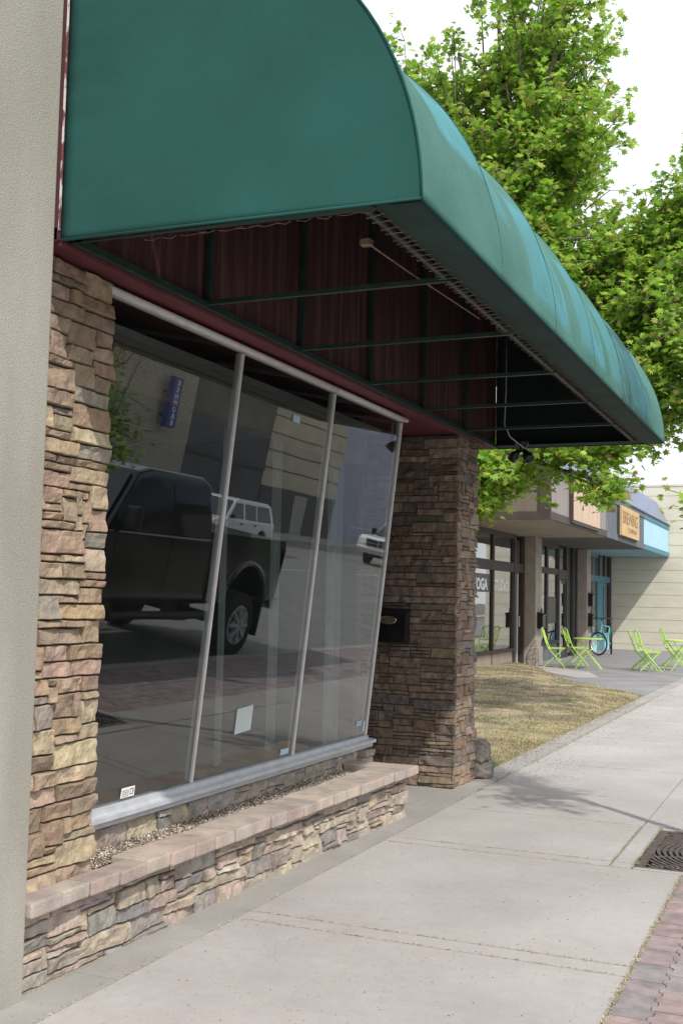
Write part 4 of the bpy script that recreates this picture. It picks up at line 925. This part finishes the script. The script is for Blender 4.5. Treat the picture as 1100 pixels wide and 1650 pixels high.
part('riser_joint', MT['b_brown'], lambda m: m.box((PX+.021, 24.19, -.02), (PX+.03, 24.23, .379)))
# open doorway of the studio
part('door_frame', MT['b_brown'], lambda m: (m.box((PX-.1, 25.99, -.02), (PX+.06, 26.16, 3.139)), m.box((PX-.1, 26.84, -.02), (PX+.06, 26.97, 3.139)), m.box((PX-.1, 26.161, 2.24), (PX+.055, 26.839, 2.46))))
part('pane', GLZ, lambda m: m.box((PX-.004, 26.17, 2.46), (PX+.004, 26.83, 3.03)))
dd = part('studio_door', MT['alu'], lambda m: (m.box((PX-.02, 26.36, .02), (PX+.03, 26.46, 2.22)), m.box((PX-.78, 26.40, .02), (PX-.021, 26.45, .2)), m.box((PX-.78, 26.40, 2.05), (PX-.021, 26.45, 2.22)), m.box((PX-.86, 26.40, .02), (PX-.781, 26.45, 2.22))))
part('handle', MT['alu'], lambda m: m.tube([(PX+.07, 26.41, .95), (PX+.07, 26.41, 1.2)], .015), dd)
part('lettering_band', MT['black'], lambda m: m.box((PX+.0045, 22.62, 1.74), (PX+.0055, 24.10, 2.14)), b1)  # black strip paints in a dark reflection on the glass behind YOGA
text_mesh('window_lettering', 'YOGA', .33, MT['whitepaint'], b1, (PX+.0062, 22.78, 1.80), (0, 1, 0), (0, 0, 1), .002, sx=1.15, bold=.014)
text_mesh('window_lettering', 'STUDIO', .33, MT['whitepaint'], b1, (PX+.0062, 24.34, 1.80), (0, 1, 0), (0, 0, 1), .002, sx=1.08, bold=.014)
b2 = bay('b', 27.61, 30.76, (28.36, 29.50), MT['b_dkframe'], MT['b_slate'], .45, (2.31, 2.47), .16, 'charcoal framed shop front with tall narrow panes')
part('door_frame', MT['b_dkframe'], lambda m: (m.box((PX-.08, 30.77, -.01), (PX+.06, 30.90, 3.139)), m.box((PX-.08, 31.80, -.01), (PX+.06, 31.98, 3.139)), m.box((PX-.08, 30.901, 2.2), (PX+.055, 31.799, 2.46)), m.box((PX-.08, 32.74, -.01), (PX+.055, 32.9, 3.139)), m.box((PX-.08, 33.2, -.01), (PX+.05, 33.35, 3.139))))
d2 = part('shop_door', MT['b_dkframe'], lambda m: (m.box((PX-.03, 30.905, .02), (PX+.03, 30.99, 2.19)), m.box((PX-.03, 31.70, .02), (PX+.03, 31.795, 2.19)), m.box((PX-.03, 30.991, .02), (PX+.03, 31.699, .24)), m.box((PX-.03, 30.991, 2.08), (PX+.03, 31.699, 2.19))))
part('pane', GLZ, lambda m: m.box((PX-.004, 30.98, .22), (PX+.004, 31.71, 2.1)), d2)
part('push_bar', MT['alu'], lambda m: m.box((PX+.031, 30.93, .04), (PX+.06, 31.03, 2.15)), d2)
for a, b in ((31.99, 32.73), (32.91, 33.19)): part('pane', GLZ, lambda m: m.box((PX-.004, a, .1), (PX+.004, b, 3.1)))
part('pane', GLZ, lambda m: m.box((PX-.004, 30.91, 2.47), (PX+.004, 31.79, 3.1)))
part('window_sign', MT['black'], lambda m: m.box((PX+.006, 29.72, .98), (PX+.014, 30.62, 1.70)), b2)
text_mesh('window_lettering', 'PIC', .42, MT['whitepaint'], b2, (PX+.0062, 28.62, 1.42), (0, 1, 0), (0, 0, 1), .002, sx=.9, bold=.004)
b3 = bay('c', 33.99, 36.62, (34.75, 35.62), MT['b_teal'], MT['b_blue'], .55, (2.24, 2.44), .16, 'teal framed shop front')
for o_ in kids(b3):
    if o_.name.startswith('mullion'): o_.data.materials[0] = MT['b_dkframe']
d3 = part('shop_door', MT['b_teal'], lambda m: (m.box((PX-.04, 36.63, .0), (PX+.05, 36.80, 2.235)), m.box((PX-.04, 36.801, .0), (PX+.05, 37.62, .5)), m.box((PX-.02, 36.801, .501), (PX+.02, 37.62, 2.1)), m.box((PX-.04, 37.621, .0), (PX+.05, 37.8, 2.235)), m.box((PX-.04, 36.801, 2.101), (PX+.05, 37.62, 2.235))), label='teal shop door')
part('transom_bar', MT['b_teal'], lambda m: m.box((PX-.06, 36.63, 2.24), (PX+.05, 38.79, 2.44)))
for ya_ in (36.9, 37.85): part('mullion', MT['b_dkframe'], lambda m: m.box((PX-.05, ya_, 2.441), (PX+.04, ya_+.15, 3.139)))
part('stall_riser', MT['b_blue'], lambda m: m.box((PX-.05, 37.81, -.01), (PX+.03, 38.79, .55)))
for z0, z1, a, b in ((.56, 2.23, 37.81, 38.79), (2.45, 3.13, 36.63, 36.89), (2.45, 3.13, 37.06, 37.84), (2.45, 3.13, 38.01, 38.79)): part('pane', GLZ, lambda m: m.box((PX-.004, a, z0), (PX+.004, b, z1)))
# sign boards on the fascia
SG = thing('sign_board', 'blank raw plywood sign board on the beige fascia', 'sign', (-4.84, 24.5, 3.3))
part('board', MT['ply'], lambda m: m.box((-4.84, 23.12, 3.27), (-4.80, 26.05, 4.13)), SG)
part('edge_frame', MT['b_brown'], lambda m: (m.box((-4.884, 23.04, 3.20), (-4.80, 23.118, 4.16)), m.box((-4.884, 23.119, 3.20), (-4.81, 26.05, 3.268))), SG)
SG = thing('sign_board', 'square honey coloured wood sign with carved lettering on the slate fascia', 'sign', (-4.84, 30.3, 3.3))
bd = part('board', MT['ply2'], lambda m: m.box((-4.82, 28.88, 3.30), (-4.77, 31.76, 4.06)), SG)
part('backing', MT['b_dkframe'], lambda m: m.box((-4.884, 28.82, 3.26), (-4.821, 31.70, 4.02)), SG)
text_mesh('lettering', 'BREWING', .46, MT['signink'], SG, (-4.768, 29.02, 3.62), (0, 1, 0), (0, 0, 1), .002, sx=1.18)
text_mesh('lettering', 'COMPANY', .17, MT['signink'], SG, (-4.768, 29.9, 3.42), (0, 1, 0), (0, 0, 1), .002, sx=1.7)
# black boxes on the posts
def postbox(y, z0, z1, label):
    t = thing('post_mailbox', label, 'mailbox', (-6.4, y, z0), 'black mailboxes on the shop posts')
    part('body', MT['black'], lambda m: m.bbox((-6.52, y-.16, z0), (-6.38, y+.16, z1-.06), .01), t)
    part('lid', MT['black'], lambda m: m.prism([(-6.52, y-.17, z1-.055), (-6.36, y-.17, z1-.08), (-6.36, y-.17, z1-.05), (-6.52, y-.17, z1)], (0, .34, 0)), t)
    part('scroll', MT['black'], lambda m: m.torus((-6.45, y, z1+.03), (1, 0, 0), .05, .012, 16, 6), t)
postbox(27.3, .90, 1.30, 'black mailbox on the first taupe post right of the studio door')
postbox(33.66, 1.45, 1.85, 'upper of the two black mailboxes on the post beside the bicycle')
postbox(33.66, .85, 1.25, 'lower of the two black mailboxes on the post beside the bicycle')

# cream building at the end of the patio
CB = thing('cream_building', 'big cream building with wide horizontal siding closing the end of the patio', 'building', (-5, 45, 0))
def siding(m):
    z = 5.55; hs = [.33]+[.42]*14
    for h in hs:
        m.box((-16, 38.952, max(-.1, z-h+.012)), (-2.45, 39.1, z)); z -= h
        if z < -.1: break
part('siding', MT['cream'], siding, CB)
part('joint_shadow_board', MT['b_taupe'], lambda m: m.box((-15.9, 38.968, -.1), (-2.47, 39.2, 5.5)), CB)
part('body', MT['cream'], lambda m: m.box((-16, 39.101, -.1), (-2.45, 55, 5.45)), CB)
part('coping', MT['cream'], lambda m: m.box((-16, 38.93, 5.551), (-2.43, 55.02, 5.62)), CB)

# ================================================================ PATIO FURNITURE
def make_chair():
    t = thing('bistro_chair', '', 'chair', (0, 0, 0), 'lime green folding bistro chairs on the patio')
    # faces +x ; seat 0.45
    for s in (-.2, .2):
        part('long_leg', MT['lime'], lambda m: m.tube([(-.30, s, .88), (-.22, s, .62), (-.155, s, .46), (.05, s, .22), (.24, s, 0)], .0135, 6), t)
        part('short_leg', MT['lime'], lambda m: m.tube([(.20, s*.88, .45), (.02, s*.88, .26), (-.14, s*.88, .12), (-.25, s*.88, 0)], .0135, 6), t)
    part('seat', MT['lime'], lambda m: ([m.box((-.17+.058*k, -.185, .448), (-.17+.058*k+.046, .185, .460)) for k in range(7)], m.box((-.17, -.19, .434), (.23, -.172, .447)), m.box((-.17, .172, .434), (.23, .19, .447))), t)
    def back(m):
        f = lambda z: -.155-(z-.46)*.345
        arc = [(f(.88+.05*math.sin(math.pi*k/8)), -.2+.4*k/8, .88+.05*math.sin(math.pi*k/8)) for k in range(9)]; m.tube(arc, .011, 6)
        m.tube([(f(.56), -.2, .56), (f(.56), .2, .56)], .009, 6)
        for a, b in ((-.2, .1), (-.1, .2), (.2, -.1), (.1, -.2), (0, .2), (0, -.2)):
            m.tube([(f(.56), a, .56), (f(.72), (a+b)/2+.02*(1 if a > 0 else -1), .72), (f(.90), b, .90)], .006, 5)
    part('backrest', MT['lime'], back, t)
    part('stretcher', MT['lime'], lambda m: (m.tube([(.17, -.2, .085), (.17, .2, .085)], .008, 6), m.tube([(-.18, -.176, .075), (-.18, .176, .075)], .008, 6)), t)
    return t
def make_table():
    t = thing('bistro_table', '', 'table', (0, 0, 0), 'lime green bistro tables on the patio')
    part('top', MT['lime'], lambda m: (m.lathe((0, 0, .69), (0, 0, 1), [(0, .001), (0, .335), (.008, .345), (.022, .345), (.026, .335), (.026, .001)], 32)), t)
    for s in (-.2, .2):
        for q in (-1, 1): part('leg', MT['lime'], lambda m: m.tube([(q*.25, s+(.02*q), .69), (-q*.30, s+(.02*q), 0)], .012, 6), t)
    part('stretcher', MT['lime'], lambda m: (m.tube([(.24, -.18, .11), (.24, .22, .11)], .009, 6), m.tube([(-.24, -.22, .11), (-.24, .18, .11)], .009, 6)), t)
    return t
ch = make_chair()
CH = [(-5.98, 26.75, 8, 'lime folding chair nearest the taupe post, leftmost on the patio'), (-5.62, 27.5, 28, 'lime folding chair between the leftmost chair and the table by the bicycle'),
      (-4.00, 27.1, 12, 'lime folding chair leftmost of those before the cream wall'), (-3.78, 26.7, 22, 'lime folding chair overlapping its neighbour in the right hand group'),
      (-3.55, 29.3, 18, 'lime folding chair farthest right, behind the table cut by the photo edge')]
for i, (x, y, a, l) in enumerate(CH):
    c = ch if i == 0 else copy_tree(ch); c.location = (x, y, .008); c.rotation_euler = (0, 0, R(a)); c['label'] = l
tb = make_table()
for i, (x, y, a, l) in enumerate([(-5.15, 26.55, 10, 'round lime table standing in front of the turquoise bicycle'), (-3.18, 27.4, 30, 'round lime table at the right photo edge by the cream wall')]):
    c = tb if i == 0 else copy_tree(tb); c.location = (x, y, .008); c.rotation_euler = (0, 0, R(a)); c['label'] = l

# bicycle
BK = thing('bicycle', 'turquoise bicycle leaning by the post between the charcoal and teal shop fronts', 'bicycle', (-6.1, 34.0, .01))
def wheel(c, ax):
    ax = Vector(ax).normalized()
    w_ = part('wheel', MT['tyre'], lambda m: m.torus(c, ax, .325, .022, 36, 8), BK)
    part('rim', MT['chrome'], lambda m: m.torus(c, ax, .30, .008, 36, 6), w_)
    def sp(m):
        u = ax.orthogonal().normalized(); v = ax.cross(u)
        for k in range(18):
            a = k*math.pi/9; m.tube([c, Vector(c)+(u*math.cos(a)+v*math.sin(a))*.30], .0025, 3)
        m.tube([Vector(c)-ax*.05, Vector(c)+ax*.05], .018, 8)
    part('spokes', MT['chrome'], sp, w_)
fw, rw = (-6.18, 33.35, .36), (-5.98, 34.35, .36)
wheel(fw, (.62, 1, 0)); wheel(rw, (1, .2, 0))
hd = Vector((-6.12, 33.52, .86)); bbk = Vector((-6.03, 33.95, .32)); st_ = Vector((-5.99, 34.1, .84))
part('frame', MT['bike'], lambda m: (m.tube([hd, bbk], .02), m.tube([hd+Vector((0, 0, .05)), st_], .018), m.tube([st_, bbk], .018), m.tube([bbk, rw], .013), m.tube([st_, rw], .011), m.tube([hd+Vector((0, -.02, .16)), hd, Vector(fw)+Vector((-.04, .03, .0))], .016), m.tube([hd, Vector(fw)+Vector((.05, .0, .0))], .014)), BK)
part('handlebar', MT['black'], lambda m: (m.tube([hd+Vector((0, 0, .15)), hd+Vector((0, -.03, .24))], .013), m.tube([hd+Vector((-.30, .10, .24)), hd+Vector((-.1, .0, .25)), hd+Vector((0, -.03, .24)), hd+Vector((.12, -.05, .25)), hd+Vector((.32, .0, .22))], .013)), BK)
part('saddle', MT['black'], lambda m: (m.bbox((-6.06, 33.98, .93), (-5.92, 34.25, .985), .025), m.tube([st_, (-5.99, 34.12, .93)], .012)), BK)
part('basket', MT['chrome'], lambda m: [m.tube([(-6.28+.3*k/5, 33.28, .80), (-6.28+.3*k/5, 33.28, 1.0)], .004, 4) for k in range(6)]+[m.tube([(-6.28, 33.28, z), (-5.98, 33.28, z), (-5.98, 33.46, z), (-6.28, 33.46, z), (-6.28, 33.28, z)], .005, 4) for z in (.8, .9, 1.0)], BK)

# ================================================================ VEHICLES (stand in the street, seen in the glass)
def side_poly(m, prof, w0, w1=None, zlo=None, zhi=None, x0=0.):
    """closed profile [(y,z)] extruded across; half width blends from w0 at zlo to w1 at zhi"""
    w1 = w1 if w1 is not None else w0; zlo = min(p[1] for p in prof) if zlo is None else zlo; zhi = max(p[1] for p in prof) if zhi is None else zhi
    wf = lambda z: w0+(w1-w0)*max(0, min(1, (z-zlo)/max(1e-6, zhi-zlo)))
    bm = bmesh.new(); n = len(prof)
    A = [bm.verts.new((x0-wf(z), y, z)) for y, z in prof]; Bv = [bm.verts.new((x0+wf(z), y, z)) for y, z in prof]
    bm.faces.new(A); bm.faces.new(Bv[::-1])
    for i in range(n): bm.faces.new((A[(i+1) % n], A[i], Bv[i], Bv[(i+1) % n]))
    bmesh.ops.recalc_face_normals(bm, faces=bm.faces)
    eds = [e for e in bm.edges if len(e.link_faces) == 2 and any(len(f.verts) > 4 for f in e.link_faces)]
    bmesh.ops.bevel(bm, geom=eds, offset=.035, segments=3, affect='EDGES', profile=.5, clamp_overlap=True)
    bmesh.ops.triangulate(bm, faces=[f for f in bm.faces if len(f.verts) > 4])
    bm.verts.index_update(); m.add([v.co for v in bm.verts], [[v.index for v in f.verts] for f in bm.faces]); bm.free()
def arch(yc, zc, r, y_from, z, n=9, rev=False):
    a0 = math.acos(max(-1, min(1, (y_from-yc)/r))); P = [(yc-r*math.cos(t), zc+r*math.sin(t)) for t in np.linspace(a0 if False else math.asin(max(-1, min(1, (z-zc)/r))), math.pi-math.asin(max(-1, min(1, (z-zc)/r))), n)]
    return P
def vwheel(p, x, y, z, r, wd, side, big=False):
    w_ = part('wheel', MT['tyre'], lambda m: m.lathe((x-side*wd, y, z), (side, 0, 0), [(0, .001), (0, r*.8), (.02, r*.95), (.05, r), (wd-.05, r), (wd-.02, r*.95), (wd, r*.82), (wd, r*.62), (wd-.05, r*.60), (wd-.05, .001)], 32), p)
    def rim(m):
        m.lathe((x-side*.05, y, z), (side, 0, 0), [(0, r*.60), (.045, r*.60), (.05, r*.56), (.02, r*.52), (-.02, r*.3), (.02, r*.16), (.05, r*.12), (.05, .001)], 28)
        for k in range(8):
            a = k*math.pi/4; c, s_ = math.cos(a), math.sin(a)
            m.bar((x-side*.01, y+c*r*.12, z+s_*r*.12), (x-side*.01, y+c*r*.55, z+s_*r*.55), .03, r*.13, (1, 0, 0))
    part('rim', MT['chrome'] if not big else MT['alu'], rim, w_)
def quad_on(m, P, off=.004):   # window quad lying on a side face
    P = [Vector(p) for p in P]; n = (P[1]-P[0]).cross(P[2]-P[0]).normalized(); m.prism(P, n*off)
def pickup(name, label, loc, rz, paint, r, lift, big=None):
    # local: front at -y, side +x/-x, z=0 at road
    t = thing(name, label, 'pickup truck', (0, 0, 0)); hw = .98; s0 = .52+lift; belt = 1.22+lift*.9; top = 1.86+lift*.95; bedt = 1.20+lift*.9
    fy, ry = -1.75, 2.05; zc = r; ar = r+.10; za = r
    if big: s0, belt, top, bedt, za, ar = big
    lo = [(-2.85, s0+.1), (-2.80, belt-.30), (-2.68, belt-.12), (-1.3, belt), (1.05, belt), (1.05, s0)]
    def fronthalf(yc): return [(yc-ar*math.cos(q)*1.0, zc+ar*math.sin(q)) for q in np.linspace(math.pi*.96, math.pi*.04, 12)]
    low = []
    az = math.asin(max(0, min(.9, (s0-za)/ar)))
    A = lambda yc: [(yc+ar*math.cos(q), za+ar*math.sin(q)) for q in np.linspace(az, math.pi-az, 12)]
    prof = [(-2.86, s0+.05), (-2.88, belt-.42), (-2.80, belt-.16), (-2.55, belt-.06), (-1.25, belt), (1.06, belt), (1.06, s0)]+A(fy)+[(-2.5, s0)]
    part('body', paint, lambda m: side_poly(m, prof, hw), t)
    profb = [(1.10, s0), (1.10, bedt+.02), (1.3, bedt+.03), (2.98, bedt+.03), (3.03, bedt-.25), (2.98, s0+.05), (2.62, s0)]+A(ry)
    bd_ = part('bed', paint, lambda m: side_poly(m, profb, hw), t)
    part('flare', paint, lambda m: [m.tube([(sx*hw, ry+(ar+.0)*math.cos(q), za+(ar+.0)*math.sin(q)) for q in np.linspace(az*.6, math.pi-az*.6, 16)], .045, 8) for sx in (-1, 1)], bd_)
    cab = [(-1.30, belt-.05), (-.62, top-.06), (-.35, top), (.80, top), (.97, top-.08), (1.05, belt-.05)]
    cb = part('cab', paint, lambda m: side_poly(m, cab, hw-.02, hw-.2, belt-.05, top), t)
    wf = lambda z: hw-.02-.18*(z-belt+.05)/(top-belt+.05)
    for s in (-1, 1):
        for (ya, yb, yc_, yd) in ((-1.02, .0, .0, -.52), (.12, .88, .82, .12)):
            z0, z1 = belt+.02, top-.11
            P = [(s*(wf(z0)+.001), ya, z0), (s*(wf(z0)+.001), yb, z0), (s*(wf(z1)+.001), yc_, z1), (s*(wf(z1)+.001), yd, z1)]
            part('side_window', MT['carglass'], lambda m: quad_on(m, P if s > 0 else P[::-1], .006), cb)
        part('mirror', MT['black'], lambda m: (m.bbox((s*(hw+.10)-.09, -1.02, belt+.02), (s*(hw+.10)+.09, -.90, belt+.30), .03), m.bar((s*(hw-.05), -.92, belt+.08), (s*(hw+.1), -.95, belt+.12), .04, .04)), t)
        part('door_seam', MT['black'], lambda m: [m.box((s*hw-.004, y-.005, s0+.08), (s*hw+.002, y+.005, belt-.02)) for y in (-1.05, .06, .98)], t)
        part('handle', paint, lambda m: [m.bbox((s*(hw+.012)-.015, y, belt-.16), (s*(hw+.012)+.015, y+.16, belt-.12), .008) for y in (-.22, .72)], t)
        part('headlight', MT['lampw'], lambda m: m.bbox((s*.78-.17, -2.92, belt-.44), (s*.78+.17, -2.78, belt-.20), .03), t)
        part('tail_light', MT['lampred'], lambda m: m.bbox((s*.92-.06, 2.90, bedt-.42), (s*.92+.065, 3.04, bedt-.06), .02), t)
        part('running_board', MT['black'], lambda m: m.tube([(s*(hw+.04), -1.0, s0-.17), (s*(hw+.04), 1.25, s0-.17)], .05, 8), t)
        for y in (fy, ry): vwheel(t, s*(hw+.02), y, zc, r, .28, s, True)
        part('mud_flap', MT['black'], lambda m: m.box((s*.83-.15, ry+ar+.01, .24+lift*.2), (s*.83+.15, ry+ar+.03, s0+.1)), t)
    Pw = [(-(wf(belt)-.04), -1.27, belt+.0), ((wf(belt)-.04), -1.27, belt+.0), ((wf(top)-.05), -.66, top-.1), (-(wf(top)-.05), -.66, top-.1)]
    part('windscreen', MT['carglass'], lambda m: quad_on(m, [(p[0], p[1]-.02, p[2]+.02) for p in Pw], .006), cb)
    part('grille', MT['chrome'], lambda m: (m.bbox((-.58, -2.93, belt-.50), (.58, -2.86, belt-.14), .02)), t)
    part('grille_mesh', MT['black'], lambda m: [m.box((-.52+dx, -2.94, belt-.46+dz), (-.03+dx, -2.925, belt-.34+dz)) for dx in (0, .55) for dz in (0, .15)], t)
    part('bumper', MT['chrome'], lambda m: m.bbox((-1.0, -3.02, s0-.10), (1.0, -2.84, s0+.14), .04), t)
    part('bumper', MT['chrome'], lambda m: m.bbox((-.95, 3.0, s0-.12), (.95, 3.16, s0+.06), .03), t)
    part('axle', MT['black'], lambda m: (m.tube([(-.85, ry, zc), (.85, ry, zc)], .07), m.tube([(-.85, fy, zc), (.85, fy, zc)], .06), m.bbox((-.14, ry-.16, zc-.15), (.14, ry+.16, zc+.15), .05), m.box((-.6, -2.5, s0-.12), (-.48, 2.9, s0)), m.box((.48, -2.5, s0-.12), (.6, 2.9, s0)), m.box((-.92, 1.2, s0), (.92, 2.9, s0+.05))), t)
    t.location = loc; t.rotation_euler = (0, 0, rz); return t
tk = pickup('pickup_truck', 'black lifted crew cab pickup parked at the kerb, mirrored in the left pane', (1.80, 11.10, -.12), 0, MT['blackpaint'], .44, .20, (.76, 1.53, 2.26, 1.60, .70, .58))
tk2 = pickup('pickup_truck', 'white pickup with chrome grille coming up the street, mirrored in the rightmost pane', (11.3, 46.8, -.12), 0, MT['whitepaint'], .40, .08)
def suv(label, loc, rz, paint):
    t = thing('suv', label, 'car', (0, 0, 0)); hw = .92; s0 = .34; belt = 1.02; top = 1.72; r = .35; ar = .42
    A = lambda yc: [(yc+ar*math.cos(q), r+ar*math.sin(q)) for q in np.linspace(0, math.pi, 12)]
    prof = [(-2.28, s0+.1), (-2.30, .80), (-2.15, .93), (-1.2, belt), (2.25, belt), (2.32, .7), (2.28, s0)]+A(1.45)+A(-1.45)+[(-2.0, s0)]
    part('body', paint, lambda m: side_poly(m, prof, hw), t)
    cab = [(-1.25, belt-.04), (-.55, top-.06), (-.3, top), (1.75, top), (1.98, top-.1), (2.24, belt-.04)]
    cb = part('cabin', paint, lambda m: side_poly(m, cab, hw-.02, hw-.17, belt-.04, top), t)
    wf = lambda z: hw-.02-.15*(z-belt+.04)/(top-belt+.04)
    for s in (-1, 1):
        for (ya, yb, yc_, yd) in ((-1.0, -.12, -.12, -.50), (.0, .82, .82, .0), (.92, 2.02, 1.80, .92)):
            z0, z1 = belt+.03, top-.13
            P = [(s*(wf(z0)+.001), ya, z0), (s*(wf(z0)+.001), yb, z0), (s*(wf(z1)+.001), yc_, z1), (s*(wf(z1)+.001), yd, z1)]
            part('side_window', MT['carglass'], lambda m: quad_on(m, P if s > 0 else P[::-1], .006), cb)
        part('handle', MT['black'], lambda m: [m.bbox((s*(hw+.01)-.015, y, belt-.15), (s*(hw+.01)+.015, y+.15, belt-.10), .008) for y in (-.32, .66)], t)
        part('tail_light', MT['lampred'], lambda m: m.bbox((s*.86-.06, 2.2, .72), (s*.86+.065, 2.33, .98), .02), t)
        part('headlight', MT['lampw'], lambda m: m.bbox((s*.72-.15, -2.34, .66), (s*.72+.15, -2.24, .84), .02), t)
        part('roof_rail', MT['black'], lambda m: m.tube([(s*.68, -.2, top+.03), (s*.68, 1.7, top+.03)], .015, 6), t)
        part('mirror', MT['black'], lambda m: m.bbox((s*(hw+.06)-.07, -1.0, belt+.02), (s*(hw+.06)+.07, -.9, belt+.16), .02), t)
        for y in (-1.45, 1.45): vwheel(t, s*(hw-.0), y, r, r, .22, s)
    Pw = [(-.82, -1.24, belt), (.82, -1.24, belt), (.70, -.60, top-.1), (-.70, -.60, top-.1)]
    part('windscreen', MT['carglass'], lambda m: quad_on(m, [(p[0], p[1]-.02, p[2]+.02) for p in Pw], .006), cb)
    part('rear_window', MT['carglass'], lambda m: quad_on(m, [(.76, 2.235, belt+.04), (-.76, 2.235, belt+.04), (-.68, 2.03, top-.14), (.68, 2.03, top-.14)], .012), cb)
    part('bumper', MT['greysidewalk'], lambda m: (m.bbox((-.9, -2.38, s0), (.9, -2.22, s0+.22), .04), m.bbox((-.9, 2.24, s0), (.9, 2.38, s0+.22), .04)), t)
    t.location = loc; t.rotation_euler = (0, 0, rz); return t
suv('white suv driving in the far lane, mirrored above the black pickup bed', (13.4, 34.2, -.12), 0, MT['whitepaint'])
suv('dark suv parked at the kerb farther up the street, mirrored in the studio window', (1.7, 46.5, -.12), 0, MT['blackpaint'])

# ================================================================ ACROSS THE STREET
MB().box((17, -60, -.25), (20.4, 200, .02)).build('far_sidewalk', MT['greysidewalk']); tag(bpy.data.objects['far_sidewalk'], kind='structure')
def block(name, label, y0, y1, h, mt, cat='building'):
    t = thing(name, label, cat, (26, (y0+y1)/2, 0)); part('wall', mt, lambda m: m.box((20.4, y0, -.1), (34, y1, h)), t)
    part('coping', MT['greyrender'], lambda m: m.box((20.36, y0, h+.001), (34.05, y1, h+.14)), t); return t
k1 = block('brick_building', 'tan brick building across the street with a tall blue sign, mirrored in the left pane', 14, 41.9, 7.4, MT['brick'])
part('plinth', MT['beigeblk'], lambda m: m.box((20.34, 14, -.1), (20.399, 41.9, 1.9)), k1)
for y in (17, 22, 27): 
    q = part('window', MT['b_dkframe'], lambda m: m.box((20.33, y, 1.0+1), (20.398, y+3, 4.6)), k1); part('pane', MT['carglass'], lambda m: m.box((20.32, y+.1, 2.1), (20.329, y+2.9, 4.5)), q)
k2 = block('grey_building', 'dark grey rendered building beside the tan brick one, mirrored in the glass', 41.91, 49.5, 7.9, MT['greyrender'])
part('string_course', MT['darkblk'], lambda m: m.box((20.34, 41.91, 3.0), (20.399, 49.5, 3.3)), k2)
k3 = block('beige_building', 'beige panelled building with a dark base, mirrored in the middle pane', 49.51, 58.6, 7.2, MT['beigeblk'])
part('base', MT['darkblk'], lambda m: m.box((20.34, 49.51, -.1), (20.399, 58.6, 2.3)), k3)
part('panel_joints', MT['b_brown'], lambda m: [m.box((20.38, 49.52, z), (20.399, 58.59, z+.05)) for z in (3.2, 4.1, 5.0, 5.9, 6.6)], k3)
part('door', MT['greysidewalk'], lambda m: m.box((20.32, 53.4, .02), (20.339, 54.8, 2.1)), k3)
k4 = block('lilac_building', 'plain pale lilac building farther along the street, mirrored in the rightmost pane', 58.61, 92, 9.5, MT['lilac'])
part('parapet_band', MT['greyrender'], lambda m: m.box((20.30, 58.61, 8.6), (20.399, 92, 9.49)), k4)
SN = thing('blue_sign', 'tall narrow blue sign with white letters, mirrored in the left pane', 'sign', (19.95, 39.5, 3.8))
part('cabinet', MT['navy'], lambda m: m.bbox((19.85, 39.18, 3.78), (20.12, 39.84, 5.92), .015), SN)
part('bracket', MT['black'], lambda m: (m.box((20.151, 39.3, 5.2), (20.399, 39.4, 5.3)), m.box((20.151, 39.3, 4.2), (20.399, 39.4, 4.3))), SN)
for k, c in enumerate('KENMORE'):
    text_mesh('letter', c, .29, MT['whitepaint'], SN, (19.84, 39.51, 5.60-k*.285), (0, -1, 0), (0, 0, 1), .003, 'CENTER', 1.3, bold=.012)
# low rail and shrubs in front of the lilac building
RL = thing('hand_rail', 'thin metal hand rail on the far sidewalk, mirrored in the rightmost pane', 'railing', (19.6, 62, 0))
part('rail', MT['alu'], lambda m: (m.tube([(19.7, 60, .95), (19.7, 68, .95)], .03), m.tube([(19.7, 60, .5), (19.7, 68, .5)], .02)), RL)
for y in (60, 62, 64, 66, 68): part('upright', MT['alu'], lambda m: m.tube([(19.7, y, .02), (19.7, y, .95)], .03), RL)
for ob in bpy.data.objects:
    if ob.type == 'MESH' and ob.get('kind') is None and ob.parent is None and not ob.get('label'): print('UNTAGGED', ob.name)
